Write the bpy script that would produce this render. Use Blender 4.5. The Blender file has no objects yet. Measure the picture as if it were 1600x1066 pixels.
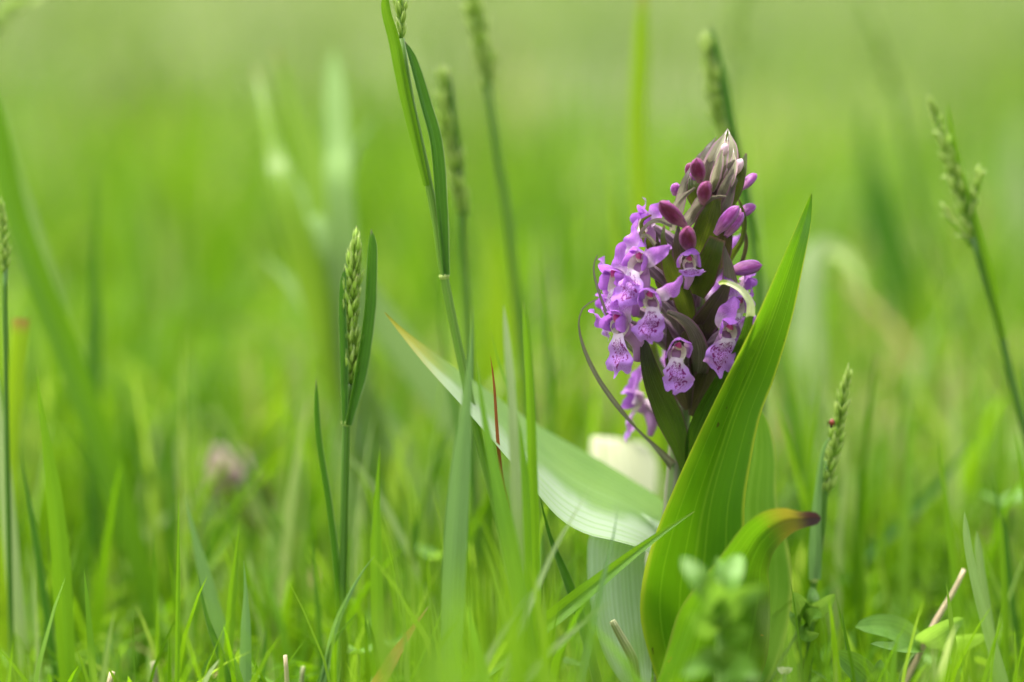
import bpy, math, random
import numpy as np
from mathutils import Vector, Matrix

random.seed(7)
RNG = np.random.default_rng(11)
R = math.radians
scn = bpy.context.scene
COL = scn.collection

# ------------------------------------------------------------------ camera
F = 4444.0                       # focal length in pixels of the 1600 px wide photograph (100 mm macro lens)
H = 0.195                        # the camera stands 19.5 cm above the turf
PITCH = R(7.73)
D0 = 0.70                        # distance of the orchid
CAM = np.array([0.0, 0.0, H])
FWD = np.array([0.0, math.cos(PITCH), -math.sin(PITCH)])
UP = np.array([0.0, math.sin(PITCH), math.cos(PITCH)])
RIGHT = np.array([1.0, 0.0, 0.0])
cd = bpy.data.cameras.new('camera')
cam = bpy.data.objects.new('camera', cd)
COL.objects.link(cam)
cam.location = CAM
cam.rotation_euler = (math.pi / 2 - PITCH, 0, 0)
cd.lens = 100.0
cd.sensor_width = 36.0
cd.clip_start = 0.02
cd.clip_end = 2000.0
cd.dof.use_dof = True
cd.dof.focus_distance = 0.692
cd.dof.aperture_fstop = 4.0
cd.dof.aperture_blades = 0
scn.camera = cam

# ------------------------------------------------------------------ sky, sun, exposure
SUN_EL, SUN_AZ = R(74), R(-72)   # a veiled sun high up, to the left and a little behind the orchid
w = bpy.data.worlds.new('World')
scn.world = w
w.use_nodes = True
nt = w.node_tree
bg = nt.nodes['Background']
sky = nt.nodes.new('ShaderNodeTexSky')
sky.sky_type = 'NISHITA'
sky.sun_disc = False
sky.sun_elevation = SUN_EL
sky.sun_rotation = SUN_AZ
sky.air_density = 1.0
sky.dust_density = 6.0
sky.ozone_density = 0.6
hs = nt.nodes.new('ShaderNodeHueSaturation')          # thin cloud: a whiter sky
hs.inputs['Saturation'].default_value = 0.35
nt.links.new(sky.outputs[0], hs.inputs['Color'])
nt.links.new(hs.outputs[0], bg.inputs[0])
bg.inputs[1].default_value = 0.12
sl = bpy.data.lights.new('sun', 'SUN')
sl.energy = 1.5
sl.angle = R(12)
sl.color = (1.0, 0.95, 0.86)
so = bpy.data.objects.new('sun', sl)
COL.objects.link(so)
sd = Vector((math.sin(SUN_AZ) * math.cos(SUN_EL), math.cos(SUN_AZ) * math.cos(SUN_EL), math.sin(SUN_EL)))
so.rotation_euler = sd.to_track_quat('Z', 'Y').to_euler()
so.location = sd * 5
scn.view_settings.view_transform = 'Standard'
scn.view_settings.look = 'None'
scn.view_settings.gamma = 1.0
scn.view_settings.use_curve_mapping = False
scn.view_settings.exposure = 2.05
scn.cycles.use_denoising = True
scn.cycles.max_bounces = 8
scn.cycles.transmission_bounces = 6
scn.cycles.diffuse_bounces = 4
scn.cycles.glossy_bounces = 3

# ------------------------------------------------------------------ helpers: points
def P(px, py, d):
    """World point seen at a pixel of the 1600 px photograph, d metres ahead."""
    r = RIGHT * ((px - 800) / F) + UP * ((533 - py) / F) + FWD
    return CAM + r * (d / r[1])

def MM(px, d=D0):
    return px * d / F

def catmull(pts, n):
    p = np.asarray(pts, float)
    if len(p) == 2:
        t = np.linspace(0, 1, n)[:, None]
        return p[0] * (1 - t) + p[1] * t
    q = np.vstack([2 * p[0] - p[1], p, 2 * p[-1] - p[-2]])
    seg = np.linalg.norm(np.diff(p[:, :3], axis=0), axis=1) + 1e-9
    cum = np.concatenate([[0], np.cumsum(seg)])
    out = []
    for s in np.linspace(0, cum[-1], n):
        i = int(min(max(np.searchsorted(cum, s, side='right') - 1, 0), len(seg) - 1))
        t = (s - cum[i]) / seg[i]
        a, b, c, d = q[i], q[i + 1], q[i + 2], q[i + 3]
        out.append(0.5 * (2 * b + (c - a) * t + (2 * a - 5 * b + 4 * c - d) * t * t + (3 * b - a - 3 * c + d) * t ** 3))
    return np.array(out)

def nrm(v):
    v = np.asarray(v, float)
    l = np.linalg.norm(v)
    return v / l if l > 1e-12 else v

class M:
    """Collects shapes, then becomes one mesh object."""
    def __init__(s):
        s.v, s.f, s.uv, s.n = [], [], [], 0
    def grid(s, g, uv=None, close=False):
        g = np.asarray(g, float)
        a, b = g.shape[:2]
        base = s.n
        s.v.append(g.reshape(-1, 3)); s.n += a * b
        U = np.linspace(0, 1, b); V = np.linspace(0, 1, a)
        for i in range(a - 1):
            for j in range(b - (0 if close else 1)):
                k = (j + 1) % b
                s.f.append((base + i * b + j, base + i * b + k, base + (i + 1) * b + k, base + (i + 1) * b + j))
                u0, u1 = (U[j], U[k]) if not close else (j / b, (j + 1) / b)
                s.uv += [(u0, V[i]), (u1, V[i]), (u1, V[i + 1]), (u0, V[i + 1])]
        return s
    def build(s, name, mat, parent=None, origin=None):
        v = np.vstack(s.v)
        if parent is not None:
            org = np.array(parent['_o'])
        else:
            org = np.array(origin if origin is not None else v[np.argmin(v[:, 2])])
        me = bpy.data.meshes.new(name)
        me.from_pydata((v - org).tolist(), [], s.f)
        uvl = me.uv_layers.new(name='UVMap')
        uvl.data.foreach_set('uv', np.array(s.uv, np.float32).ravel())
        me.polygons.foreach_set('use_smooth', [True] * len(me.polygons))
        me.materials.append(mat)
        o = bpy.data.objects.new(name, me)
        COL.objects.link(o)
        if parent is not None:
            o.parent = parent
        else:
            o.location = org
        o['_o'] = [float(x) for x in org]
        return o

def empty(name, at):
    o = bpy.data.objects.new(name, None)
    o.empty_display_size = 0.01
    COL.objects.link(o)
    o.location = at
    o['_o'] = [float(x) for x in at]
    return o

def tag(o, label, cat, group=None):
    o['label'] = label; o['category'] = cat; o['kind'] = 'thing'
    if group: o['group'] = group
    return o

def frames(c, twist=0.0, ref=None):
    """side and face vectors along a curve; twist 0 lays the blade open towards the lens side."""
    n = len(c)
    T = np.gradient(c, axis=0)
    T /= np.linalg.norm(T, axis=1)[:, None] + 1e-12
    tw = np.broadcast_to(np.asarray(twist, float), (n,)) if np.ndim(twist) == 0 else np.interp(np.linspace(0, 1, n), np.linspace(0, 1, len(twist)), twist)
    S, N = np.zeros_like(c), np.zeros_like(c)
    for i in range(n):
        view = nrm(CAM - c[i]) if ref is None else nrm(ref)
        side = nrm(np.cross(view, T[i]))
        if i and np.dot(side, S[i - 1]) < 0 and abs(tw[i] - tw[i - 1]) < 1: side = side
        nor = np.cross(T[i], side)
        a = tw[i]
        S[i] = side * math.cos(a) + nor * math.sin(a)
        N[i] = nor * math.cos(a) - side * math.sin(a)
    return T, S, N

def prof(kind, v):
    """relative width, v = 0 at the base and 1 at the tip"""
    v = np.asarray(v)
    if kind == 'blade':
        return np.clip(((1 - v) / 0.33), 0, 1) ** 0.78 * (0.8 + 0.2 * np.sin(np.pi * np.clip(v, 0, 1)))
    if kind == 'blunt':
        return np.clip(((1 - v) / 0.09), 0, 1) ** 0.55 * (0.85 + 0.15 * np.sin(np.pi * v))
    if kind == 'oval':
        return np.sqrt(np.clip(1 - (2 * v - 1) ** 2, 0, 1)) * (1.05 - 0.25 * (2 * v - 1))
    if kind == 'lance':
        return np.clip(np.sin(np.pi * np.clip(0.06 + 0.94 * v, 0, 1) ** 0.8), 0, 1) ** 0.85
    if kind == 'strap':
        return np.clip((1 - v) / 0.5, 0.12, 1) ** 0.8
    return np.ones_like(v)

def ribbon(m, pts, width, kind='blade', n=22, nx=5, fold=0.25, twist=0.0, curl=0.0, ref=None, wave=0.0):
    """pts run base -> tip (3D); width in metres (number or list along the leaf)."""
    c = catmull(pts, n)
    v = np.linspace(0, 1, n)
    wd = (width if np.isscalar(width) else np.interp(v, np.linspace(0, 1, len(width)), width)) * prof(kind, v)
    wd = np.maximum(wd, 0.00004)
    T, S, N = frames(c, twist, ref)
    s = np.linspace(-1, 1, nx)
    g = np.zeros((n, nx, 3))
    ph = random.random() * 6
    for j in range(nx):
        dz = fold * abs(s[j]) + curl * s[j] ** 2 + wave * np.sin(v * 17 + ph + (3 if s[j] > 0 else 0)) * abs(s[j]) ** 2
        g[:, j] = c + S * (s[j] * wd * 0.5)[:, None] + N * (dz * wd * 0.5)[:, None]
    return m.grid(g)

def tube(m, pts, rad, n=16, k=8, ribs=0, rib=0.0, twist=0.0, cap=True):
    c = catmull(pts, n)
    v = np.linspace(0, 1, n)
    r = (np.full(n, rad) if np.isscalar(rad) else np.interp(v, np.linspace(0, 1, len(rad)), rad))
    T, S, N = frames(c, 0.0)
    if cap:
        c = np.vstack([c[:1], c, c[-1:]]); S = np.vstack([S[:1], S, S[-1:]]); N = np.vstack([N[:1], N, N[-1:]])
        r = np.concatenate([[1e-6], r, [1e-6]]); v = np.concatenate([[0], v, [1]])
    a = np.linspace(0, 2 * np.pi, k, endpoint=False)
    g = np.zeros((len(c), k, 3))
    for j in range(k):
        rr = r * (1 + rib * np.cos(ribs * a[j])) if ribs else r
        ang = a[j] + twist * v
        g[:, j] = c + S * (rr * np.cos(ang))[:, None] + N * (rr * np.sin(ang))[:, None]
    return m.grid(g, close=True)

def lathe(m, at, ax, length, radii, k=12, ridge=0.0, nr=3, ref=None, bend=0.0):
    """closed spindle along ax"""
    ax = nrm(ax)
    ref = nrm(np.array([0, -1, 0.2]) if ref is None else ref)
    s = nrm(np.cross(ref, ax)); t = np.cross(ax, s)
    n = 20
    v = 1 - (1 - np.linspace(0, 1, n)) ** 1.35
    r = np.interp(v, np.linspace(0, 1, len(radii)), radii)
    r[0] = max(r[0], 1e-6); r[-1] = 1e-6
    a = np.linspace(0, 2 * np.pi, k, endpoint=False)
    g = np.zeros((n, k, 3))
    for j in range(k):
        rr = r * (1 + ridge * math.cos(nr * a[j]))
        g[:, j] = np.asarray(at) + ax * (v * length)[:, None] + s * (rr * math.cos(a[j]))[:, None] + t * (rr * math.sin(a[j]) + bend * length * v * v)[:, None]
    return m.grid(g, close=True)

# ------------------------------------------------------------------ helpers: materials
class NT:
    def __init__(s, name):
        s.m = bpy.data.materials.new(name); s.m.use_nodes = True
        s.t = s.m.node_tree; s.t.nodes.clear()
        s.out = s.t.nodes.new('ShaderNodeOutputMaterial')
    def n(s, kind, **kw):
        x = s.t.nodes.new(kind)
        for k, v in kw.items(): setattr(x, k, v)
        return x
    def l(s, a, b): s.t.links.new(a, b)
    def val(s, x, sock):
        if hasattr(x, 'is_output'): s.l(x, sock)
        else: sock.default_value = x
    def math(s, op, a, b=0.0, c=0.0, clamp=False):
        x = s.n('ShaderNodeMath', operation=op, use_clamp=clamp)
        s.val(a, x.inputs[0]); s.val(b, x.inputs[1]); s.val(c, x.inputs[2])
        return x.outputs[0]
    def mix(s, f, a, b, mode='MIX'):
        x = s.n('ShaderNodeMix', data_type='RGBA', blend_type=mode)
        s.val(f, x.inputs[0])
        for y, sock in ((a, x.inputs[6]), (b, x.inputs[7])):
            if hasattr(y, 'is_output'): s.l(y, sock)
            else: sock.default_value = (*y, 1) if len(y) == 3 else y
        return x.outputs[2]
    def ss(s, x, lo, hi):
        y = s.n('ShaderNodeMapRange', interpolation_type='SMOOTHSTEP')
        s.val(x, y.inputs[0]); y.inputs[1].default_value = lo; y.inputs[2].default_value = hi
        return y.outputs[0]
    def uv(s):
        x = s.n('ShaderNodeUVMap'); y = s.n('ShaderNodeSeparateXYZ'); s.l(x.outputs[0], y.inputs[0])
        return x.outputs[0], y.outputs[0], y.outputs[1]
    def noise(s, vec, scale, detail=3, stretch=None, seed=None):
        if stretch is not None:
            mp = s.n('ShaderNodeMapping'); s.l(vec, mp.inputs[0]); mp.inputs['Scale'].default_value = stretch
            if seed is not None: s.l(seed, mp.inputs['Location'])
            vec = mp.outputs[0]
        x = s.n('ShaderNodeTexNoise'); s.l(vec, x.inputs['Vector'])
        x.inputs['Scale'].default_value = scale; x.inputs['Detail'].default_value = detail
        return x.outputs[0]
    def shader(s, col, tcol, tr, rough=0.45, spec=0.5, bump=None, bs=0.3, bd=0.0002, sheen=0.0, coat=0.0):
        p = s.n('ShaderNodeBsdfPrincipled')
        s.val(col if hasattr(col, 'is_output') else (*col, 1), p.inputs['Base Color'])
        s.val(rough, p.inputs['Roughness']); p.inputs['Specular IOR Level'].default_value = spec
        p.inputs['Sheen Weight'].default_value = sheen
        b = None
        if bump is not None:
            bn = s.n('ShaderNodeBump'); bn.inputs['Strength'].default_value = bs; bn.inputs['Distance'].default_value = bd
            s.l(bump, bn.inputs['Height']); b = bn.outputs[0]; s.l(b, p.inputs['Normal'])
        if tr <= 0:
            s.l(p.outputs[0], s.out.inputs[0]); return s.m
        t = s.n('ShaderNodeBsdfTranslucent')
        s.val(tcol if hasattr(tcol, 'is_output') else (*tcol, 1), t.inputs[0])
        if b: s.l(b, t.inputs['Normal'])
        mx = s.n('ShaderNodeMixShader'); mx.inputs[0].default_value = tr
        s.l(p.outputs[0], mx.inputs[1]); s.l(t.outputs[0], mx.inputs[2])
        s.l(mx.outputs[0], s.out.inputs[0])
        return s.m

def leaf_mat(name, c1, c2, tc, veins=9, vs=0.35, vcol=None, edge=None, ew=0.9, tip=None, tipat=0.95, tipw=.05, pretip=None, basec=None, ucol=None, vt=.7, tr=0.45, rough=0.42, spec=0.5, bs=0.35, rnd=0.35, blot=None, sheen=0.0):
    q = NT(name)
    uvv, u, v = q.uv()
    oi = q.n('ShaderNodeObjectInfo')
    rv = q.n('ShaderNodeCombineXYZ'); q.l(q.math('MULTIPLY', oi.outputs['Random'], 37.0), rv.inputs[0]); q.l(q.math('MULTIPLY', oi.outputs['Random'], 11.0), rv.inputs[1])
    big = q.ss(q.noise(uvv, 1.0, 4, (2.5, 7, 1), rv.outputs[0]), 0.3, 0.7)
    fine = q.noise(uvv, 1.0, 4, (55, 2.5, 1), rv.outputs[0])
    col = q.mix(big, c1, c2)
    col = q.mix(q.math('MULTIPLY', q.ss(fine, 0.35, 0.75), 0.6), col, tuple(x * 0.58 for x in c1))
    if basec: col = q.mix(q.ss(v, .65, .1), col, basec)
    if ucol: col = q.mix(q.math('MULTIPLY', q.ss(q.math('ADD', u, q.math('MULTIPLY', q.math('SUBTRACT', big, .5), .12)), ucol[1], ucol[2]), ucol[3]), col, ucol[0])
    irr = q.noise(uvv, 1.0, 2, (6, .6, 1), rv.outputs[0])
    wv = q.math('SINE', q.math('MULTIPLY', q.math('ADD', u, q.math('MULTIPLY', irr, .12)), 2 * math.pi * veins))
    vn = q.math('MULTIPLY', q.ss(wv, vt, 1.0), q.math('ADD', irr, .35))
    vcol = vcol or tuple(min(1, x * 1.9 + 0.01) for x in c2)
    col = q.mix(q.math('MULTIPLY', vn, vs), col, vcol)
    tcol = q.mix(q.math('MULTIPLY', vn, vs * 0.6), tc, tuple(min(1, x * 1.4) for x in tc))
    au = q.math('MULTIPLY', q.math('ABSOLUTE', q.math('SUBTRACT', u, 0.5)), 2.0)
    mid = q.ss(au, 0.06, 0.0)
    col = q.mix(q.math('MULTIPLY', mid, 0.5), col, vcol)
    if edge:
        e = q.ss(q.math('ADD', au, q.math('MULTIPLY', q.math('SUBTRACT', big, 0.5), 0.05)), ew - 0.06, ew + 0.06)
        col = q.mix(q.math('MULTIPLY', e, 0.85), col, edge); tcol = q.mix(q.math('MULTIPLY', e, 0.8), tcol, edge)
    if blot:
        sp = q.ss(q.noise(uvv, 1.0, 2, (9, 34, 1), rv.outputs[0]), 0.70, 0.74)
        col = q.mix(q.math('MULTIPLY', sp, 0.8), col, blot); tcol = q.mix(q.math('MULTIPLY', sp, 0.8), tcol, blot)
    if tip:
        vj = q.math('ADD', v, q.math('MULTIPLY', q.math('SUBTRACT', fine, 0.5), 0.06 + tipw * .8))
        if pretip:
            k = q.math('MULTIPLY', q.ss(vj, tipat - .12, tipat), .8); col = q.mix(k, col, pretip); tcol = q.mix(k, tcol, pretip)
        k = q.ss(vj, tipat, min(1.02, tipat + tipw))
        col = q.mix(k, col, tip); tcol = q.mix(k, tcol, tip)
    hv = q.n('ShaderNodeHueSaturation'); hv.inputs['Hue'].default_value = 0.5
    q.l(q.math('MULTIPLY_ADD', oi.outputs['Random'], rnd, 1 - rnd / 2), hv.inputs['Value'])
    q.l(col, hv.inputs['Color'])
    bump = q.math('ADD', q.math('MULTIPLY', vn, 0.6), fine)
    return q.shader(hv.outputs[0], tcol, tr, rough, spec, bump, bs, 0.00025, sheen)

G_FRESH = leaf_mat('grass_fresh', (.070, .19, .006), (.11, .25, .010), (.25, .48, .010), 5, .3, spec=.35, tip=(.30, .25, .12), tipat=.97)
G_DEEP = leaf_mat('grass_deep', (.024, .10, .006), (.045, .14, .008), (.10, .28, .008), 5, .35, edge=(.30, .38, .15), ew=.93, tip=(.28, .22, .16), tipat=.965, tr=.32)
G_BLUE = leaf_mat('grass_bluish', (.09, .20, .055), (.13, .25, .08), (.24, .42, .10), 6, .4, tip=(.34, .33, .2), tipat=.97, rough=.5)
G_YEL = leaf_mat('grass_yellow', (.12, .24, .006), (.16, .29, .01), (.32, .50, .01), 5, .25, tip=(.34, .20, .05), tipat=.95, tr=.5)
G_MID = leaf_mat('grass_mid', (.05, .14, .004), (.075, .185, .008), (.17, .37, .006), 4, .3)
G_SOFT = leaf_mat('grass_soft', (.16, .27, .07), (.21, .33, .11), (.34, .50, .13), 6, .3, rough=.65, spec=.15)
G_PALE = leaf_mat('grass_pale', (.20, .30, .10), (.28, .37, .15), (.40, .52, .18), 6, .4, tr=.45, rough=.5)
DRY_O = leaf_mat('dry_orange', (.46, .24, .05), (.55, .36, .12), (.5, .28, .06), 5, .4, tip=(.5, .4, .25), tr=.3, rough=.6)
DRY_R = leaf_mat('dry_redbrown', (.20, .06, .012), (.30, .10, .02), (.35, .10, .02), 4, .3, tr=.25)
DRY_S = leaf_mat('dry_straw', (.48, .40, .27), (.62, .54, .40), (.5, .42, .28), 5, .4, tr=.2, rough=.7)
CREAM = leaf_mat('bleached_leaf', (.72, .70, .50), (.80, .78, .60), (.75, .75, .5), 8, .2, tr=.4, rough=.55)
HERO = leaf_mat('orchid_leaf_front', (.036, .145, .002), (.058, .185, .003), (.165, .40, .003), 5, .42, ucol=((.26, .36, .012), .20, .0, .75), vcol=(.24, .38, .03), vt=.9, edge=(.42, .48, .03), ew=.94, tip=(.12, .05, .02), tipat=.985, tr=.38, rough=.36, blot=(.06, .045, .01), rnd=.05)  # ucol paints the backlit yellow glow into the left margin's colour
HERO_B = leaf_mat('orchid_leaf_back', (.06, .17, .008), (.10, .23, .025), (.19, .40, .02), 7, .45, vt=.85, vcol=(.30, .42, .10), edge=(.40, .48, .08), ew=.96, tr=.42, rough=.32, rnd=.05)
HERO_L = leaf_mat('orchid_leaf_left', (.095, .21, .014), (.15, .28, .03), (.24, .42, .03), 16, .75, vt=.45, vcol=(.20, .34, .09), ucol=((.38, .47, .33), .44, .22, .85), tip=(.34, .33, .015), tipat=.74, tipw=.22, tr=.42, rough=.36, spec=.5, rnd=.05, bs=.5)  # sky sheen of the near half painted in as a pale tone by ucol
HERO_D = leaf_mat('orchid_leaf_drooping', (.40, .54, .30), (.48, .62, .40), (.44, .58, .32), 13, .85, vt=.3, vcol=(.15, .30, .08), tr=.35, rough=.36, spec=.7, rnd=.05)
WITHER = leaf_mat('withered_leaf', (.045, .14, .005), (.075, .175, .008), (.13, .30, .005), 6, .3, ucol=((.045, .035, .016), .70, 1.0, .9), edge=(.12, .17, .02), ew=.95, pretip=(.26, .19, .02), tip=(.05, .020, .022), tipat=.885, tipw=.07, tr=.42, rough=.45, rnd=.05, blot=(.30, .18, .02))  # ucol paints the shadow of the fold as a dark strip down the right side
HERB = leaf_mat('herb_leaf', (.08, .20, .02), (.13, .27, .035), (.28, .48, .05), 7, .35, tr=.45, rough=.5)
HERB_P = leaf_mat('herb_leaf_pale', (.09, .22, .015), (.125, .265, .028), (.20, .38, .03), 7, .3, tr=.35, rough=.5)
BR_G = leaf_mat('bract_green', (.030, .052, .005), (.060, .088, .009), (.15, .21, .012), 5, .25, vcol=(.12, .07, .05), edge=(.13, .05, .07), ew=.88, tip=(.20, .10, .06), tipat=.95, tr=.33, rough=.40, rnd=.1, bs=1.0)
BR_G2 = leaf_mat('bract_dark_green', (.028, .085, .006), (.05, .12, .01), (.10, .22, .01), 6, .35, vcol=(.10, .18, .05), edge=(.09, .05, .05), ew=.93, tr=.3, rough=.38, rnd=.05, bs=1.0)
BR_P = leaf_mat('bract_purple', (.042, .022, .024), (.065, .062, .016), (.12, .10, .03), 6, .3, vcol=(.13, .07, .09), edge=(.15, .06, .11), ew=.85, tr=.3, rough=.38, spec=.6, rnd=.2, bs=1.0)
BR_S = leaf_mat('bract_silvery', (.10, .070, .075), (.125, .115, .06), (.35, .33, .22), 7, .4, vcol=(.32, .26, .28), edge=(.26, .12, .19), ew=.82, tr=.35, rough=.38, rnd=.15, bs=1.0)
BR_T = leaf_mat('bract_top', (.25, .26, .13), (.34, .34, .22), (.44, .40, .27), 7, .35, basec=(.16, .20, .06), vcol=(.50, .40, .40), edge=(.48, .28, .36), ew=.74, tip=(.75, .62, .62), tipat=.88, tr=.4, rough=.5, rnd=.12)
BR_D = leaf_mat('bract_deep', (.022, .018, .012), (.034, .045, .007), (.08, .13, .01), 5, .3, basec=(.04, .13, .008), vcol=(.10, .12, .06), edge=(.10, .045, .06), ew=.93, tr=.3, rough=.38, rnd=.05, bs=1.0)
BR_C = leaf_mat('bract_tendril', (.10, .11, .05), (.20, .20, .13), (.25, .25, .15), 4, .4, vcol=(.34, .32, .27), edge=(.13, .07, .07), ew=.7, tr=.2, rough=.4, rnd=.2)
BR_CY = leaf_mat('bract_curled_tip', (.50, .55, .28), (.58, .62, .38), (.6, .65, .3), 4, .3, tip=(.36, .45, .08), tipat=.8, tr=.3, rough=.4, rnd=.05)

def stem_mat(name, c1, c2, rough=.42, nv=8, spec=.5):
    q = NT(name)
    uvv, u, v = q.uv()
    f = q.noise(uvv, 1.0, 4, (30, 3, 1))
    rib = q.ss(q.math('SINE', q.math('MULTIPLY', u, 2 * math.pi * nv)), -.2, 1)
    col = q.mix(q.math('MULTIPLY', rib, .7), c1, c2)
    col = q.mix(q.math('MULTIPLY', q.ss(f, .4, .7), .4), col, tuple(x * .6 for x in c1))
    return q.shader(col, tuple(min(1, x * 2) for x in c2), .1, rough, spec, q.math('ADD', rib, f), .4, .0002)
STEM_G = stem_mat('grass_stem', (.06, .16, .012), (.11, .24, .025))
STEM_Y = stem_mat('grass_sheath', (.12, .26, .02), (.20, .34, .05))
STEM_L = stem_mat('grass_node', (.34, .45, .10), (.44, .52, .16))
STEM_O = stem_mat('orchid_stem', (.13, .20, .06), (.27, .22, .21), nv=6)
OVARY = stem_mat('orchid_ovary', (.20, .13, .17), (.40, .27, .38), nv=6)
STEM_HP = stem_mat('herb_stem', (.14, .26, .05), (.22, .36, .09))
STRAW = stem_mat('straw', (.42, .32, .18), (.60, .50, .34), .6)
STUB = stem_mat('cut_stubble', (.20, .22, .09), (.38, .37, .22), .6)

def spike_mat(name, c1, c2, c3):
    q = NT(name)
    uvv, u, v = q.uv()
    col = q.mix(q.ss(v, .05, .55), c1, c2)
    col = q.mix(q.ss(v, .6, 1.0), col, c3)
    col = q.mix(q.math('MULTIPLY', q.ss(q.math('SINE', q.math('MULTIPLY', u, 25)), .2, 1), .4), col, tuple(x * .5 for x in c1))
    return q.shader(col, tuple(min(1, x * 1.4) for x in c2), .15, .5)
SPK = spike_mat('spikelet_green', (.16, .31, .02), (.32, .49, .06), (.58, .64, .28))
SPK_T = spike_mat('spikelet_tipped', (.16, .31, .02), (.32, .49, .06), (.42, .32, .22))
SPK_P = spike_mat('spikelet_pale', (.20, .34, .035), (.38, .52, .10), (.64, .68, .36))

def petal_mat(name, base, mid, tipc, tc, spots=None, veins=None, sp_v=(.25, .9), tr=.42, lo=.15, hi=.5):
    q = NT(name)
    uvv, u, v = q.uv()
    g = q.n('ShaderNodeNewGeometry')
    col = q.mix(q.ss(v, lo, hi), base, mid)
    col = q.mix(q.ss(v, .6, 1.0), col, tipc)
    n = q.noise(uvv, 1.0, 4, (22, 3, 1))
    col = q.mix(q.math('MULTIPLY', q.ss(n, .4, .7), .35), col, tuple(x * .62 for x in mid))
    tcol = q.mix(q.ss(v, lo, hi), base, tc)
    if spots:
        vo = q.n('ShaderNodeTexVoronoi'); mp = q.n('ShaderNodeMapping'); mp.inputs['Scale'].default_value = (7, 9, 1)
        oi = q.n('ShaderNodeObjectInfo'); rv = q.n('ShaderNodeCombineXYZ'); q.l(q.math('MULTIPLY', oi.outputs['Random'], 31.0), rv.inputs[0])
        q.l(uvv, mp.inputs[0]); q.l(rv.outputs[0], mp.inputs['Location']); q.l(mp.outputs[0], vo.inputs['Vector'])
        s = q.ss(vo.outputs['Distance'], .36, .22)
        au = q.math('ABSOLUTE', q.math('SUBTRACT', u, .5))
        msk = q.math('MULTIPLY', q.ss(v, sp_v[0], sp_v[0] + .1), q.ss(v, sp_v[1], sp_v[1] - .12))
        msk = q.math('MULTIPLY', msk, q.ss(au, .42, .3))
        s = q.math('MULTIPLY', s, msk)
        col = q.mix(s, col, spots); tcol = q.mix(s, tcol, spots)
    if veins:
        s = q.math('MULTIPLY', q.ss(q.math('SINE', q.math('MULTIPLY', u, 2 * math.pi * 4)), .6, 1), .4)
        col = q.mix(s, col, veins)
    return q.shader(col, tcol, tr, .45, .35, n, .3, .0002, .15)
LIL = (.46, .20, .62)
PET = petal_mat('petal_lilac', (.64, .48, .64), (.38, .13, .55), (.29, .085, .48), (.54, .20, .72), veins=(.28, .07, .45))
PET_S = petal_mat('sepal_spotted', (.64, .48, .62), (.38, .13, .54), (.29, .08, .46), (.54, .20, .70), spots=(.12, .006, .12))
HOODM = petal_mat('hood_petal', (.60, .42, .54), (.32, .09, .48), (.31, .10, .52), (.48, .17, .66), veins=(.22, .03, .30))
SPUR = petal_mat('spur_lilac', (.50, .26, .50), (.58, .32, .60), (.46, .20, .52), (.62, .34, .66))
def bud_mat(name, base, body, rim, tr=.12):
    q = NT(name); uvv, u, v = q.uv()
    oi = q.n('ShaderNodeObjectInfo'); rv = q.n('ShaderNodeCombineXYZ'); q.l(q.math('MULTIPLY', oi.outputs['Random'], 41.0), rv.inputs[0])
    n = q.noise(uvv, 1.0, 4, (9, 5, 1), rv.outputs[0]); f = q.noise(uvv, 1.0, 3, (40, 4, 1))
    col = q.mix(q.ss(v, .06, .42), base, body)
    band = q.ss(q.math('ADD', q.math('SINE', q.math('ADD', q.math('MULTIPLY', u, 2 * math.pi * 3), q.math('MULTIPLY', n, 2.2))), 0.0), .35, .95)
    col = q.mix(q.math('MULTIPLY', band, .75), col, rim)
    col = q.mix(q.math('MULTIPLY', q.ss(n, .5, .7), .55), col, tuple(x * .45 for x in body))
    col = q.mix(q.math('MULTIPLY', q.ss(f, .5, .7), .35), col, tuple(min(1, x * 1.35) for x in rim))
    return q.shader(col, rim, tr, .42, .35, f, .5, .0002, .1)
BUDM = bud_mat('bud_magenta', (.34, .14, .22), (.13, .008, .052), (.26, .045, .20))
BUD_L = bud_mat('bud_lilac', (.40, .16, .30), (.20, .022, .18), (.38, .12, .48), .16)
BUD_W = petal_mat('bud_pale', (.62, .42, .46), (.66, .46, .56), (.72, .52, .62), (.7, .5, .6), tr=.25)
COLM = petal_mat('flower_column', (.74, .66, .58), (.40, .04, .16), (.46, .02, .16), (.4, .03, .15), tr=.1, lo=.2, hi=.5)
THROAT = petal_mat('flower_throat', (.80, .74, .62), (.76, .68, .60), (.78, .66, .68), (.75, .6, .6), tr=.3)

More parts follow.
